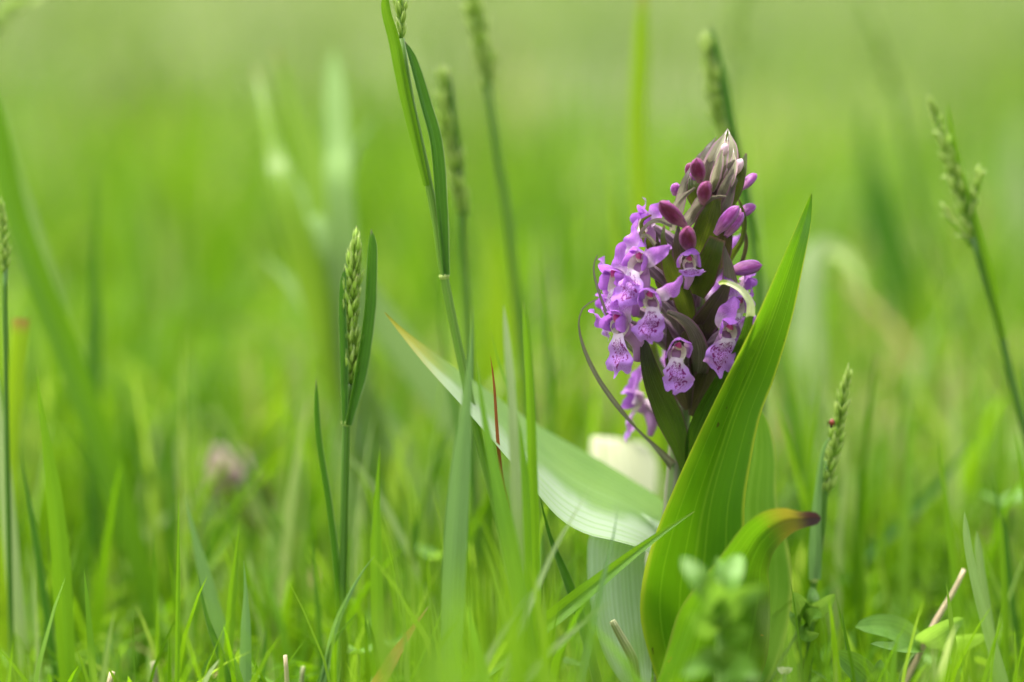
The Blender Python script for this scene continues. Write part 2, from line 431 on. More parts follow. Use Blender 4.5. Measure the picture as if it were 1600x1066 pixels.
def lip_mat():
    q = NT('lip_marked')
    uvv, u, v = q.uv()
    oi = q.n('ShaderNodeObjectInfo'); rv = q.n('ShaderNodeCombineXYZ'); q.l(q.math('MULTIPLY', oi.outputs['Random'], 23.0), rv.inputs[0])
    au = q.math('MULTIPLY', q.math('ABSOLUTE', q.math('SUBTRACT', u, .5)), 2.0)
    col = q.mix(q.ss(v, .02, .42), (.76, .66, .74), (.41, .18, .60))
    col = q.mix(q.ss(q.math('ADD', v, q.math('MULTIPLY', au, .25)), .62, 1.05), col, (.33, .13, .55))
    n = q.noise(uvv, 1.0, 3, (9, 7, 1), rv.outputs[0])
    nn = q.math('MULTIPLY', q.math('SUBTRACT', n, .5), 1.1)
    # outer loop: a broken line that runs down each side and closes towards the middle
    ring = q.math('SQRT', q.math('ADD', q.math('POWER', q.math('MULTIPLY', au, 1.45), 2.0), q.math('POWER', q.math('MULTIPLY', q.math('SUBTRACT', v, .42), 2.5), 2.0)))
    d1 = q.math('ABSOLUTE', q.math('SUBTRACT', q.math('ADD', ring, nn), .84))
    line = q.ss(d1, .19, .12)
    gap = q.ss(q.noise(uvv, 1.0, 1, (11, 11, 1), rv.outputs[0]), .45, .52)
    line = q.math('MULTIPLY', line, gap)
    vo = q.n('ShaderNodeTexVoronoi'); mp = q.n('ShaderNodeMapping'); mp.inputs['Scale'].default_value = (6.5, 6, 1)
    q.l(uvv, mp.inputs[0]); q.l(rv.outputs[0], mp.inputs['Location']); q.l(mp.outputs[0], vo.inputs['Vector'])
    dots = q.math('MULTIPLY', q.ss(vo.outputs['Distance'], .50, .40), q.ss(ring, .80, .62))
    dots2 = q.math('MULTIPLY', q.math('MULTIPLY', q.ss(vo.outputs['Distance'], .30, .18), q.ss(v, .70, .78)), q.ss(v, .98, .9))
    mk = q.math('MAXIMUM', q.math('MAXIMUM', line, dots), q.math('MULTIPLY', dots2, .6))
    mk = q.math('MULTIPLY', mk, q.ss(v, .10, .18))
    col = q.mix(mk, col, (.16, .004, .13))
    f = q.noise(uvv, 1.0, 4, (20, 4, 1))
    return q.shader(col, q.mix(mk, (.70, .36, .80), (.25, .02, .2)), .38, .5, .3, f, .3, .0002, .15)
LIPM = lip_mat()

# ------------------------------------------------------------------ the setting: ground and the uncountable grass
def ground():
    q = NT('ground_turf')
    tc = q.n('ShaderNodeTexCoord').outputs['Object']
    a = q.noise(tc, 9.0, 6); b = q.noise(tc, 0.45, 4); c = q.noise(tc, 130.0, 4)
    col = q.mix(q.ss(a, .35, .65), (.055, .085, .012), (.10, .15, .02))
    col = q.mix(q.ss(b, .45, .65), col, (.17, .19, .05))
    col = q.mix(q.math('MULTIPLY', q.ss(c, .5, .7), .6), col, (.06, .045, .02))
    mat = q.shader(col, (0, 0, 0), 0, .9, .2, c, .6, .004)
    m = M()
    # one sheet, finer near the camera, slightly uneven, out to the horizon
    ys = np.concatenate([[-300, -60, -10, -2], np.linspace(-.5, 3, 36), np.geomspace(3.4, 900, 26)])
    xs = np.concatenate([-np.geomspace(900, 1.2, 16), np.linspace(-1, 1, 21), np.geomspace(1.2, 900, 16)])
    X, Y = np.meshgrid(xs, ys)
    Z = -0.004 + 0.003 * np.sin(X * 9 + Y * 3) * np.sin(Y * 11) * (np.abs(Y) < 4)
    m.grid(np.dstack([X, Y, Z]))
    g = m.build('ground', mat, origin=(0, 0, 0)); g['kind'] = 'structure'
    g.data.polygons.foreach_set('use_smooth', [True] * len(g.data.polygons))
ground()

def mass_mat(name, cols, tcols, tr=.45):
    q = NT(name)
    at = q.n('ShaderNodeAttribute'); at.attribute_name = 'rnd'
    r = q.n('ShaderNodeValToRGB'); t = q.n('ShaderNodeValToRGB')
    for rr, cc in ((r, cols), (t, tcols)):
        rr.color_ramp.interpolation = 'LINEAR'
        els = rr.color_ramp.elements
        while len(els) < len(cc): els.new(.5)
        for i, (p, c) in enumerate(cc):
            els[i].position = p; els[i].color = (*c, 1)
        q.l(at.outputs['Fac'], rr.inputs[0])
    return q.shader(r.outputs[0], t.outputs[0], tr, .55, .14)

MASS = mass_mat('meadow_grass',
    [(0, (.021, .074, .002)), (.35, (.057, .152, .004)), (.62, (.092, .208, .012)), (.86, (.172, .278, .06)), (.95, (.26, .34, .14)), (1, (.38, .31, .14))],
    [(0, (.09, .24, .001)), (.35, (.19, .39, .004)), (.62, (.275, .50, .010)), (.86, (.37, .51, .06)), (.95, (.44, .53, .2)), (1, (.40, .34, .14))], .43)
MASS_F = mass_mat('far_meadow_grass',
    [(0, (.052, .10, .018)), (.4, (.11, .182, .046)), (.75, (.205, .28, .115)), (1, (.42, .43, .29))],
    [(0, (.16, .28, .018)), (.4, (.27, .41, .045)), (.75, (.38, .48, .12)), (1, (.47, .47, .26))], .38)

def mass(name, label, n, xy, hgt, wid, lean, mat, levels=(0, .35, .68, .88, 1), tone=None):
    x, y = xy
    h, wd = hgt, wid
    n = len(x)
    lv = np.array(levels); k = len(lv)
    phi = RNG.uniform(0, 2 * np.pi, n); ln = np.abs(RNG.normal(0, lean, n))
    psi = RNG.uniform(0, np.pi, n)
    V = np.zeros((n, 2 * k - 1, 3), np.float32)
    shape = np.array([.8, 1, .82, .45, 0])[:k] if k == 5 else np.array([.85, 1, .6, 0])
    for i, t in enumerate(lv):
        cx = x + np.cos(phi) * ln * h * t * t; cy = y + np.sin(phi) * ln * h * t * t
        cz = h * (t - .25 * np.minimum(ln, 1.5) * t * t) - .003
        if i == k - 1:
            V[:, 2 * i] = np.stack([cx, cy, cz], 1)
        else:
            sx = np.cos(psi) * wd * .5 * shape[i]; sy = np.sin(psi) * wd * .5 * shape[i]
            V[:, 2 * i] = np.stack([cx - sx, cy - sy, cz], 1); V[:, 2 * i + 1] = np.stack([cx + sx, cy + sy, cz], 1)
    nv = 2 * k - 1
    quads = np.array([[2 * i, 2 * i + 1, 2 * i + 3, 2 * i + 2] for i in range(k - 2)])
    base = (np.arange(n) * nv)
    Q = (base[:, None, None] + quads[None]).reshape(-1)
    T = (base[:, None] + np.array([2 * k - 4, 2 * k - 3, 2 * k - 2])[None]).reshape(-1)
    me = bpy.data.meshes.new(name)
    me.vertices.add(n * nv); me.vertices.foreach_set('co', V.reshape(-1))
    loops = np.concatenate([Q, T]).astype(np.int32)
    me.loops.add(len(loops)); me.loops.foreach_set('vertex_index', loops)
    nq = n * (k - 2)
    starts = np.concatenate([np.arange(nq) * 4, nq * 4 + np.arange(n) * 3]).astype(np.int32)
    me.polygons.add(nq + n); me.polygons.foreach_set('loop_start', starts)
    me.polygons.foreach_set('use_smooth', np.ones(nq + n, bool))
    a = me.attributes.new('rnd', 'FLOAT', 'POINT')
    tn = RNG.random(n) if tone is None else tone
    a.data.foreach_set('value', np.repeat(tn, nv).astype(np.float32))
    me.materials.append(mat); me.update(); me.validate()
    o = bpy.data.objects.new(name, me); COL.objects.link(o)
    o['kind'] = 'stuff'; o['label'] = label; o['category'] = 'grass'
    return o

def patch(x, y, s, seed):
    r = np.random.default_rng(seed); v = np.zeros_like(x)
    for _ in range(7):
        a = r.uniform(0, 2 * np.pi); f = s * r.uniform(.6, 1.8); p = r.uniform(0, 6.28)
        v += np.sin((x * np.cos(a) + y * np.sin(a)) * f + p)
    return v / 7

def strip(n, y0, y1, alpha, marg):
    u = RNG.random(n)
    y = (y0 ** (1 - alpha) + u * (y1 ** (1 - alpha) - y0 ** (1 - alpha))) ** (1 / (1 - alpha)) if alpha != 1 else y0 * (y1 / y0) ** u
    x = RNG.uniform(-1, 1, n) * (y * .20 + marg)
    return x, y

def tone_of(x, y, s, seed, amp=.35):
    return np.clip(RNG.beta(2.2, 2.6, len(x)) + amp * patch(x, y, s, seed), 0, 1) ** 1.0

# turf right round the orchid: short, in and near focus
x, y = strip(9500, .52, 1.0, .4, .06)
h = np.clip(RNG.lognormal(math.log(.015), .40, len(x)), .006, .034) * np.interp(y, [.52, .7, .82, 1.0], [.8, .85, 1.3, 2.0])
mass('turf_grass', 'short fresh green turf grass around the foot of the orchid', 0, (x, y), h, RNG.uniform(.0012, .0030, len(x)), .8, MASS, tone=tone_of(x, y, 30, 3))
# blades right before the lens, reaching only into the bottom of the picture
x, y = strip(400, .43, .61, 0.5, .03)
keep = RNG.random(len(x)) < .14 + .80 * np.exp(-((x / y * F + 800 - 780) / 170) ** 2)
x, y = x[keep], y[keep]
tip_py = RNG.uniform(905, 1130, len(x)) - 190 * np.exp(-((x / y * F + 800 - 790) / 130) ** 2) * RNG.random(len(x))
h = H - y * np.tan(np.arctan((tip_py - 533) / F) + PITCH)
mass('foreground_grass', 'blurred bright grass close to the lens along the bottom edge', 0, (x, y), h / .85, RNG.uniform(.0025, .0045, len(x)), .35, MASS, tone=RNG.uniform(.3, .85, len(x)))
# the meadow behind
x, y = strip(30000, .86, 2.2, .6, .10)
keep = ~((np.abs(x / y * F + 800 - 385) < 80) & (y < .905))
x, y = x[keep], y[keep]
h = np.clip(RNG.lognormal(math.log(.042), .42, len(x)), .015, .13) * np.interp(y, [.86, 1.3, 2.2], [.65, 1.15, 1.35]) * (1 + .5 * patch(x, y, 9, 5))
mass('meadow_grass', 'soft green meadow grass behind the orchid', 0, (x, y), h, RNG.uniform(.0020, .0048, len(x)), .75, MASS, tone=tone_of(x, y, 12, 8, .95))
x, y = strip(1500, .82, 1.9, .9, .08)
keep = ~((np.abs(x / y * F + 800 - 370) < 60) & (y < .91))
x, y = x[keep], y[keep]
mass('tall_meadow_grass', 'soft upright blades rising out of the meadow behind the orchid', 0, (x, y), RNG.uniform(.03, .125, len(x)) * np.interp(y, [.82, .95, 1.3], [.55, .85, 1.2]), RNG.uniform(.0022, .006, len(x)), .32, MASS, tone=np.clip(RNG.beta(2, 1.5, len(x)), 0, .985))
# slim tall blades just behind the focus: soft streaks of light and dark
x, y = strip(400, .755, .90, .9, .04)
keep = ~((np.abs(x / y * F + 800 - 375) < 50))
x, y = x[keep], y[keep]
hs_ = RNG.uniform(.035, .098, len(x))
tn = np.where(RNG.random(len(x)) < .5, RNG.uniform(0, .3, len(x)), RNG.uniform(.55, .93, len(x)))
mass('meadow_grass', 'slim soft blades of grass just behind the orchid', 0, (x, y), hs_, RNG.uniform(.0018, .0036, len(x)), .22, MASS, levels=(0, .3, .6, .86, 1), tone=tn)
# thin upright shoots in and near the focus, low between the plants
x, y = strip(900, .63, .86, .9, .02)
px_ = x / y * F + 800
keep = ~((y < .715) & (px_ > 880) & (px_ < 1260))
keep &= (np.abs(y - .70) > .035) | (RNG.random(len(x)) < .4)
x, y, px_ = x[keep], y[keep], px_[keep]
mass('turf_grass', 'thin upright grass shoots crowding low between the plants', 0, (x, y), RNG.uniform(.012, .050, len(x)) * np.where(np.abs(px_ - 780) < 160, 1.35, 1.0) * np.interp(y, [.63, .86], [1.15, 1.0]), RNG.uniform(.0011, .0026, len(x)), .30, MASS, levels=(0, .3, .6, .86, 1), tone=np.clip(RNG.beta(2, 2, len(x)), 0, .97))
x, y = strip(36000, 2.1, 9, 1.0, .3)
h = np.clip(RNG.lognormal(math.log(.07), .35, len(x)), .03, .17) * (1 + .4 * patch(x, y, 4, 15))
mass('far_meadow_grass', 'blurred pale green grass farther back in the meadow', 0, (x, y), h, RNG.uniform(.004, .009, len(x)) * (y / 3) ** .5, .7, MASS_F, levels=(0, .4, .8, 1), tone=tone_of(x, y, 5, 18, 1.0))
x, y = strip(26000, 8.5, 60, 1.3, 1)
h = np.clip(RNG.lognormal(math.log(.10), .3, len(x)), .04, .2)
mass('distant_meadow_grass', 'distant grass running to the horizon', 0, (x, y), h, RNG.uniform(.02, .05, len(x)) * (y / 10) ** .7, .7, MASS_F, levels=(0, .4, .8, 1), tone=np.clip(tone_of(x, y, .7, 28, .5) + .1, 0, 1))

# ------------------------------------------------------------------ builders: blades, stalks, herbs
def path3(pts, dt, db, root=True):
    """pixel path tip -> base into 3D points base -> tip, the base carried on down into the turf"""
    n = len(pts)
    q = [P(p[0], p[1], p[2] if len(p) > 2 else dt + (db - dt) * i / max(1, n - 1)) for i, p in enumerate(pts)]
    if root and q[-1][2] > 0.002:
        d = nrm(q[-1] - q[-2])
        d = nrm(np.array([d[0], max(-.06, min(.06, d[1])), d[2]]))
        if d[2] > -.55: d = nrm(np.array([d[0] * .5, d[1] * .5, -.7]))
        q.append(q[-1] + d * ((q[-1][2] + .002) / -d[2]))
    return q[::-1]

BLADES = 'separate grass blades standing out of the turf'
def blade(label, mat, pts, wpx, dt=D0, db=None, kind='blade', fold=.3, twist=0.0, root=True, name='grass_blade', cat='grass blade', group=BLADES, n=26, curl=0.0):  # by default a single grass blade rooted in the turf
    db = dt if db is None else db
    q = path3(pts, dt, db, root)
    m = M(); ribbon(m, q, MM(wpx, dt) if np.isscalar(wpx) else [MM(a, dt) for a in wpx], kind, n, 7, fold, twist, curl)
    return tag(m.build(name, mat, origin=q[0]), label, cat, group)

# one spikelet, shared by all heads
def spk_mesh(mat, fat=1.0):
    m = M()
    L = 1.0
    lathe(m, (0, 0, 0), (0, 0, 1), L, [.05, .15 * fat, .19 * fat, .15 * fat, .07, .01], 7, .12, 2)
    for s in (-1, 1):     # two glumes hugging the base, tips free
        c = [np.array((s * .05, 0, -.02)), np.array((s * .22 * fat, 0, .3)), np.array((s * .19 * fat, 0, .62)), np.array((s * .17 * fat, 0, .85))]
        ribbon(m, c, .26 * fat, 'lance', 7, 3, .35, 0, 0, ref=(s, 0, 0))
    o = m.build('spikelet', mat, origin=(0, 0, 0))
    me = o.data; bpy.data.objects.remove(o); return me
SPK_ME = {k: spk_mesh(m) for k, m in (('g', SPK), ('t', SPK_T), ('p', SPK_P))}

def stalk(label, stem, sw, head, hw, n_spk, slen, d=D0, db=None, leaves=(), node=None, kinds='ggt', stem_mat_=None, loose=.0, branch=0, extra=None):
    """stem: pixel path top -> base; head: pixel path base -> top; leaves: (pts tip->base, width, mat, kind, fold, twist)"""
    db = d if db is None else db
    q = path3(stem, d, db)
    t = empty('grass_stalk', q[0])
    tag(t, label, 'grass stalk', 'grass stalks in seed')
    m = M(); tube(m, q, [MM(sw, d) * .5, MM(sw, d) * .5, MM(sw, d) * .42], 24, 10)
    m.build('stem', stem_mat_ or STEM_G, t)
    if node:
        c = P(node[0], node[1], d); dd = P(node[2], node[3], d) - c
        m = M(); tube(m, [c - nrm(dd) * MM(4), c, c + nrm(dd) * MM(4)], [MM(sw) * .52, MM(sw) * .62, MM(sw) * .52], 7, 10, cap=False); m.build('stem_node', STEM_L, t)
    for pts, wd, mt, kind, fold, tw in leaves:
        lq = path3(pts, d - .001, d - .001, root=False)
        m = M(); ribbon(m, lq, MM(wd, d) if np.isscalar(wd) else [MM(a, d) for a in wd], kind, 26, 7, fold, tw); m.build('leaf', mt, t)
    hp = np.array([P(a[0], a[1], d) for a in head])
    c = catmull(hp, 40)
    m = M(); tube(m, hp, [MM(3.2, d), MM(1.2, d)], 14, 6)
    sh = m.build('seed_head', STEM_Y, t)
    org = np.array(sh['_o'])
    for i in range(n_spk):
        f = (i + .5) / n_spk
        p = c[min(39, int(f * 39))]
        tg = nrm(c[min(39, int(f * 39) + 1)] - c[max(0, int(f * 39) - 1)])
        az = i * 2.399 + random.uniform(-.3, .3)
        side = nrm(np.cross(tg, (0, 1, .01))); bk = np.cross(side, tg)
        o_ = side * math.cos(az) + bk * math.sin(az)
        env = (.45 + .55 * math.sin(math.pi * min(1, .12 + f * .95)) ** .7)
        ax = nrm(tg * 1.0 + o_ * (.42 + loose * random.random()) * env)
        L = MM(slen, d) * random.uniform(.62, 1.18) * (.75 + .25 * env)
        off = MM(hw, d) * .5 * env * random.uniform(.12, .58)
        s = bpy.data.objects.new('spikelet', SPK_ME[random.choice(kinds)])
        COL.objects.link(s); s.parent = sh
        zq = Vector(ax).to_track_quat('Z', 'Y')
        wf_ = random.uniform(.5, .78)
        s.matrix_local = Matrix.Translation(Vector(p + o_ * off - org)) @ zq.to_matrix().to_4x4() @ Matrix.Rotation(random.uniform(0, 6), 4, 'Z') @ Matrix.Diagonal((L * wf_, L * wf_, L, 1))
    return t

# ------------------------------------------------------------------ the orchid
BASE = P(1040, 1108, D0 + .004); BASE[2] = 0
ORCH = empty('orchid', BASE)
tag(ORCH, 'purple marsh orchid in bloom with spotted lips and broad green leaves', 'orchid')

STEM_PX = [(1040, 1100), (1046, 960), (1052, 830), (1057, 740), (1064, 650), (1078, 540), (1096, 430), (1114, 320), (1130, 225)]
SP3 = np.array([P(a, b, D0 + .004) for a, b in STEM_PX])
SC = catmull(SP3, 200)
SPY = np.interp(np.linspace(0, 1, 200), np.linspace(0, 1, len(STEM_PX)), [b for a, b in STEM_PX])
def stem_at(py):
    """point of the stem at the height of a pixel row"""
    z = P(1080, py, D0 + .004)[2]
    i = int(np.argmin(np.abs(SC[:, 2] - z)))
    return SC[i], nrm(SC[min(199, i + 3)] - SC[max(0, i - 3)])
m = M(); tube(m, SP3, [MM(20), MM(19), MM(18), MM(15), MM(11), MM(7), MM(4)], 60, 18, 9, .05, .5); m.build('stem', STEM_O, ORCH)

def edge_leaf(name, rows, mat, parent, n=44, nx=15, bulge=0.0, keel=0.0, wav=0.0):
    """rows base -> tip: (left x, y, depth, right x, y, depth)"""
    L = catmull([P(r[0], r[1], r[2]) for r in rows], n); Rr = catmull([P(r[3], r[4], r[5]) for r in rows], n)
    s = np.linspace(0, 1, nx)
    g = np.zeros((n, nx, 3))
    wl = np.linalg.norm(Rr - L, axis=1)
    v = np.linspace(0, 1, n)
    for j in range(nx):
        c = L * (1 - s[j]) + Rr * s[j]
        k = 1 - (2 * s[j] - 1) ** 2; kk = 1 - abs(2 * s[j] - 1)
        back = np.array([0, 1, 0])
        off = (bulge * k + keel * kk) * wl + wav * wl * np.sin(v * 19 + 4 * s[j]) * abs(2 * s[j] - 1) ** 3
        g[:, j] = c + off[:, None] * back
    m = M(); m.grid(g)
    return m.build(name, mat, parent)

D = D0
# leaf standing in front: keeled, its margins towards the lens
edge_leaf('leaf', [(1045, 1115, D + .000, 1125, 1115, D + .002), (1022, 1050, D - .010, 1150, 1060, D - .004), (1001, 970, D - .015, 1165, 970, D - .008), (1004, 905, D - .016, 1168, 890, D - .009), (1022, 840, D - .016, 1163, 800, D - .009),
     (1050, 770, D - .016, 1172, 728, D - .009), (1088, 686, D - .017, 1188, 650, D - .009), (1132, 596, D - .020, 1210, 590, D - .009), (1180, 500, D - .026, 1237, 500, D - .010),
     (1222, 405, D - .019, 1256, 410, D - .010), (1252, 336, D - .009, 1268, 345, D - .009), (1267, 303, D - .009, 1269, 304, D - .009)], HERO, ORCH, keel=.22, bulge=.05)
# second leaf on the right, behind the first
edge_leaf('leaf', [(1060, 1115, D + .006, 1150, 1115, D + .006), (1070, 1050, D + .000, 1208, 1052, D + .008), (1085, 960, D - .002, 1236, 945, D + .008), (1100, 870, D - .003, 1233, 865, D + .009), (1125, 790, D - .003, 1214, 790, D + .010),
     (1150, 715, D - .003, 1212, 715, D + .011), (1165, 668, D - .003, 1203, 668, D + .011), (1178, 636, D + .0, 1188, 636, D + .008)], HERO_B, ORCH, keel=.18, bulge=.05)
# broad leaf reaching out to the left, folded along its middle
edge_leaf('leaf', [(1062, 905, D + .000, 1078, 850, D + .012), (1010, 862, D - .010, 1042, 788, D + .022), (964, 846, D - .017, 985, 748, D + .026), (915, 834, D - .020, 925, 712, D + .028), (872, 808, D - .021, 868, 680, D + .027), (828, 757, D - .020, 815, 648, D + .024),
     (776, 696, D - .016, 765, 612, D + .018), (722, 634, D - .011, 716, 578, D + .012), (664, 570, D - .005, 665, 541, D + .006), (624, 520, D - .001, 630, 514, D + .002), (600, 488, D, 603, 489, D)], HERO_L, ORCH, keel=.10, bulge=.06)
# pale leaf drooping towards the ground
edge_leaf('leaf', [(1000, 800, D + .012, 1040, 820, D + .012), (958, 812, D + .008, 1020, 840, D + .006), (924, 832, D + .004, 1008, 870, D + .002), (918, 880, D + .001, 1012, 925, D - .002), (924, 950, D - .003, 1016, 990, D - .006), (944, 1025, D - .008, 1018, 1050, D - .010), (985, 1085, D - .012, 1012, 1090, D - .013)], HERO_D, ORCH, keel=-.05, bulge=-.10)
# withered leaf nearest the lens, its dark tip bent over to the right
edge_leaf('withered_leaf', [(1005, 1130, D - .030, 1150, 1130, D - .020), (1030, 1050, D - .036, 1190, 1060, D - .026), (1058, 965, D - .040, 1202, 985, D - .028), (1094, 905, D - .041, 1204, 925, D - .029), (1130, 862, D - .041, 1200, 896, D - .031), (1160, 825, D - .041, 1206, 868, D - .034),
     (1190, 801, D - .041, 1220, 850, D - .036), (1222, 793, D - .041, 1238, 834, D - .038), (1248, 799, D - .041, 1254, 826, D - .039), (1266, 799, D - .041, 1268, 822, D - .040), (1279, 802, D - .041, 1280, 818, D - .041), (1283, 808, D - .041, 1283, 812, D - .041)], WITHER, ORCH, keel=.25, bulge=.05, wav=.07)['label'] = 'withered leaf with a dark shrivelled tip'

# --- bracts: pixel path base -> tip, with depth per point
def bract(pts, wpx, mat, kind='lance', fold=.3, twist=0.0, curl=0.0, n=26, label=None):
    q = [P(a, b, D0 + dd * .001) for a, b, dd in pts]
    m = M(); ribbon(m, q, MM(wpx) if np.isscalar(wpx) else [MM(x) for x in wpx], kind, n, 9, fold, twist, curl)
    o = m.build('bract', mat, ORCH)
    if label: o['label'] = label
    return o
bract([(1068, 735, -1), (1060, 690, -5), (1040, 640, -10), (1019, 590, -13), (1008, 545, -13), (1003, 500, -11)], [24, 36, 44, 42, 40, 30], BR_D, 'lance', .25, .15)
bract([(1078, 730, 0), (1080, 690, -4), (1093, 650, -8), (1118, 605, -12), (1147, 560, -16), (1164, 518, -21), (1171, 486, -23.5)], [20, 26, 28, 25, 20, 13], BR_G2, '', .4, .5)
bract([(1171.5, 494, -23.6), (1171, 473, -24.5), (1160, 456, -24.5), (1146, 446, -24), (1131, 441, -23.5), (1123, 444, -24)], [15, 13, 11, 9, 8, 6], BR_CY, '', .5, .3, label='pale curled tip of a bract')
bract([(1050, 728, 2), (1022, 700, -2), (985, 662, -6), (948, 612, -8), (919, 562, -8), (905, 522, -8), (904, 496, -8), (913, 478, -8), (934, 467, -8)], [16, 13, 10, 9, 8, 7, 6, 5, 2], BR_C, '', .5, [.2, .9, 1.3, .5, -.3, .4, 1.2, .6], label='long thread-like bract curling out to the left')
bract([(1030, 590, 4), (1002, 561, -2), (975, 535, -8), (952, 500, -11), (937, 462, -12), (928, 430, -12), (928, 412, -12), (933, 399, -12)], [12, 10, 8, 7, 6, 5, 4, 2], BR_C, '', .5, .5)
bract([(1078, 500, -8), (1066, 460, -11), (1050, 425, -14), (1041, 395, -15), (1036, 372, -15), (1038, 352, -14)], [24, 32, 31, 25, 12, 3], BR_G, '', .35, -.2)
bract([(1082, 415, -4), (1096, 380, -10), (1106, 350, -13), (1114, 325, -14), (1120, 306, -14)], [24, 40, 46, 40, 14], BR_G, '', .3, .2)
bract([(1068, 352, -8), (1080, 332, -13), (1096, 317, -15), (1112, 309, -15), (1126, 306, -15), (1136, 307, -14)], [18, 24, 19, 13, 7, 3], BR_S, '', .5, .5)
bract([(1086, 460, -6), (1100, 425, -11), (1112, 396, -14), (1121, 372, -14)], [30, 44, 38, 26], BR_G, '', .3, .15, label='green bract with a torn blunt end')
bract([(1142, 480, -2), (1141, 450, -8), (1138, 420, -11), (1134, 398, -11), (1132, 385, -10)], [20, 24, 23, 16, 3], BR_S, '', -.4, 0)
bract([(1070, 540, -4), (1090, 520, -8), (1112, 485, -11), (1130, 455, -12), (1136, 440, -12)], [30, 44, 42, 30, 10], BR_P, '', .4, .2)
bract([(1090, 590, -4), (1098, 545, -8), (1108, 505, -9), (1120, 470, -9)], [26, 38, 34, 16], BR_P, '', .4, 0)
bract([(1084, 600, -3), (1092, 570, -10), (1090, 538, -14), (1078, 512, -16), (1060, 496, -17), (1042, 488, -17)], [18, 30, 31, 25, 18, 8], BR_S, '', -.6, -.2, label='purple bract arched over a flower')
bract([(1075, 640, -3), (1062, 590, -7), (1050, 545, -8), (1042, 510, -8)], [24, 40, 38, 20], BR_P, 'lance', .3, 0)
bract([(1080, 650, -2), (1100, 600, -6), (1112, 560, -7), (1118, 520, -6)], [24, 40, 40, 20], BR_P, 'lance', .3, 0)
bract([(1048, 470, -2), (1036, 430, -7), (1030, 395, -9), (1025, 362, -9)], [20, 30, 28, 10], BR_P, 'lance', .3, 0)
bract([(1078, 440, -8), (1066, 405, -12), (1060, 372, -12), (1060, 345, -10)], [22, 30, 28, 8], BR_P, 'lance', .3, 0)
bract([(1122, 420, -3), (1130, 380, -8), (1136, 352, -9), (1140, 325, -8)], [24, 32, 28, 10], BR_P, 'lance', .3, 0)
bract([(1100, 390, 6), (1040, 400, 0), (1012, 380, -6), (1003, 360, -9), (1003, 345, -9), (1018, 336, -10)], [18, 20, 20, 16, 8, 3], BR_G, '', .4, .2)
bract([(1030, 392, -8), (1012, 370, -11), (1000, 372, -12), (992, 385, -12)], [9, 8, 7, 3], BR_S, '', .5, .4)
bract([(1050, 352, -9), (1030, 345, -12), (1014, 350, -13), (1000, 366, -13), (995, 380, -13)], [9, 9, 7, 6, 3], BR_S, '', .4, .3)
bract([(1050, 360, -4), (1052, 330, -10), (1064, 310, -13), (1086, 293, -14)], [9, 12, 11, 3], BR_S, '', .5, .3)
# right hand curled bracts
bract([(1130, 415, 2), (1145, 395, -2), (1158, 375, -3), (1163, 350, -3), (1160, 328, -3), (1154, 312, -3)], [15, 13, 9, 8, 6, 3], BR_G, '', .5, .3)
bract([(1158, 412, 2), (1164, 392, 1), (1165, 372, 0), (1158, 346, 0)], [7, 7, 6, 3], BR_P, '', .5, .3)
# upper, paler bracts
bract([(1108, 345, -5), (1124, 320, -10), (1138, 300, -11), (1152, 281, -10)], [24, 26, 17, 3], BR_S, '', .45, .3)
bract([(1092, 330, -8), (1086, 300, -10), (1084, 280, -9), (1092, 262, -6)], [22, 28, 22, 5], BR_G, 'lance', .3, 0)
bract([(1060, 330, -5), (1066, 300, -9), (1074, 278, -9), (1080, 262, -7)], [15, 17, 14, 4], BR_S, '', .4, .1)
bract([(1100, 310, -6), (1116, 285, -10), (1132, 266, -11), (1148, 250, -10)], [24, 24, 16, 3], BR_S, '', .45, .35)
bract([(1120, 325, -6), (1130, 300, -9), (1134, 280, -9), (1130, 262, -7)], [26, 34, 28, 8], BR_P, 'lance', .3, 0)
bract([(1106, 296, -5), (1109, 264, -9), (1121, 234, -8), (1137, 201, -3)], [20, 29, 25, 7], BR_T, 'lance', .4, .15)
bract([(1142, 282, -2), (1145, 254, -5), (1145, 230, -5), (1138, 202, -2)], [16, 22, 19, 5], BR_T, 'lance', .4, -.3)
bract([(1122, 280, -9), (1126, 256, -11), (1131, 238, -10), (1138, 212, -6)], [18, 20, 14, 4], BR_T, 'lance', .45, .3)
bract([(1112, 300, -10), (1117, 274, -12), (1124, 252, -12), (1131, 226, -10)], [16, 19, 15, 4], BR_T, 'lance', .5, .4)
bract([(1134, 300, -9), (1141, 276, -11), (1146, 258, -10), (1146, 232, -7)], [17, 20, 16, 4], BR_T, 'lance', .5, -.2)
bract([(1100, 304, -8), (1103, 276, -10), (1110, 250, -9), (1122, 222, -5)], [14, 17, 14, 4], BR_S, 'lance', .5, .3)
bract([(1120, 318, -11), (1132, 290, -13), (1142, 272, -12), (1156, 258, -9)], [17, 17, 12, 3], BR_S, 'lance', .5, .3)
bract([(1080, 340, -10), (1090, 316, -13), (1100, 300, -14), (1112, 284, -12)], [16, 18, 13, 3], BR_S, 'lance', .5, .4)
bract([(1094, 280, -2), (1098, 255, -5), (1108, 232, -4), (1120, 212, -1)], [15, 18, 15, 4], BR_S, 'lance', .4, 0)
bract([(1090, 260, 0), (1092, 247, -1), (1098, 235, 0)], [10, 10, 3], BR_S, 'lance', .4, 0)
bract([(1150, 262, 2), (1151, 245, 0), (1147, 214, 1)], [12, 11, 3], BR_G, 'lance', .4, 0)
bract([(1138, 320, -3), (1152, 295, -6), (1160, 268, -6), (1166, 240, -3)], [22, 20, 13, 3], BR_G, '', .45, -.2)
bract([(1150, 300, 1), (1160, 275, -1), (1163, 255, -1)], [15, 15, 5], BR_T, 'lance', .4, -.2)
bract([(1112, 355, -8), (1128, 330, -12), (1138, 312, -12), (1150, 278, -9)], [20, 20, 13, 3], BR_S, '', .5, .35)
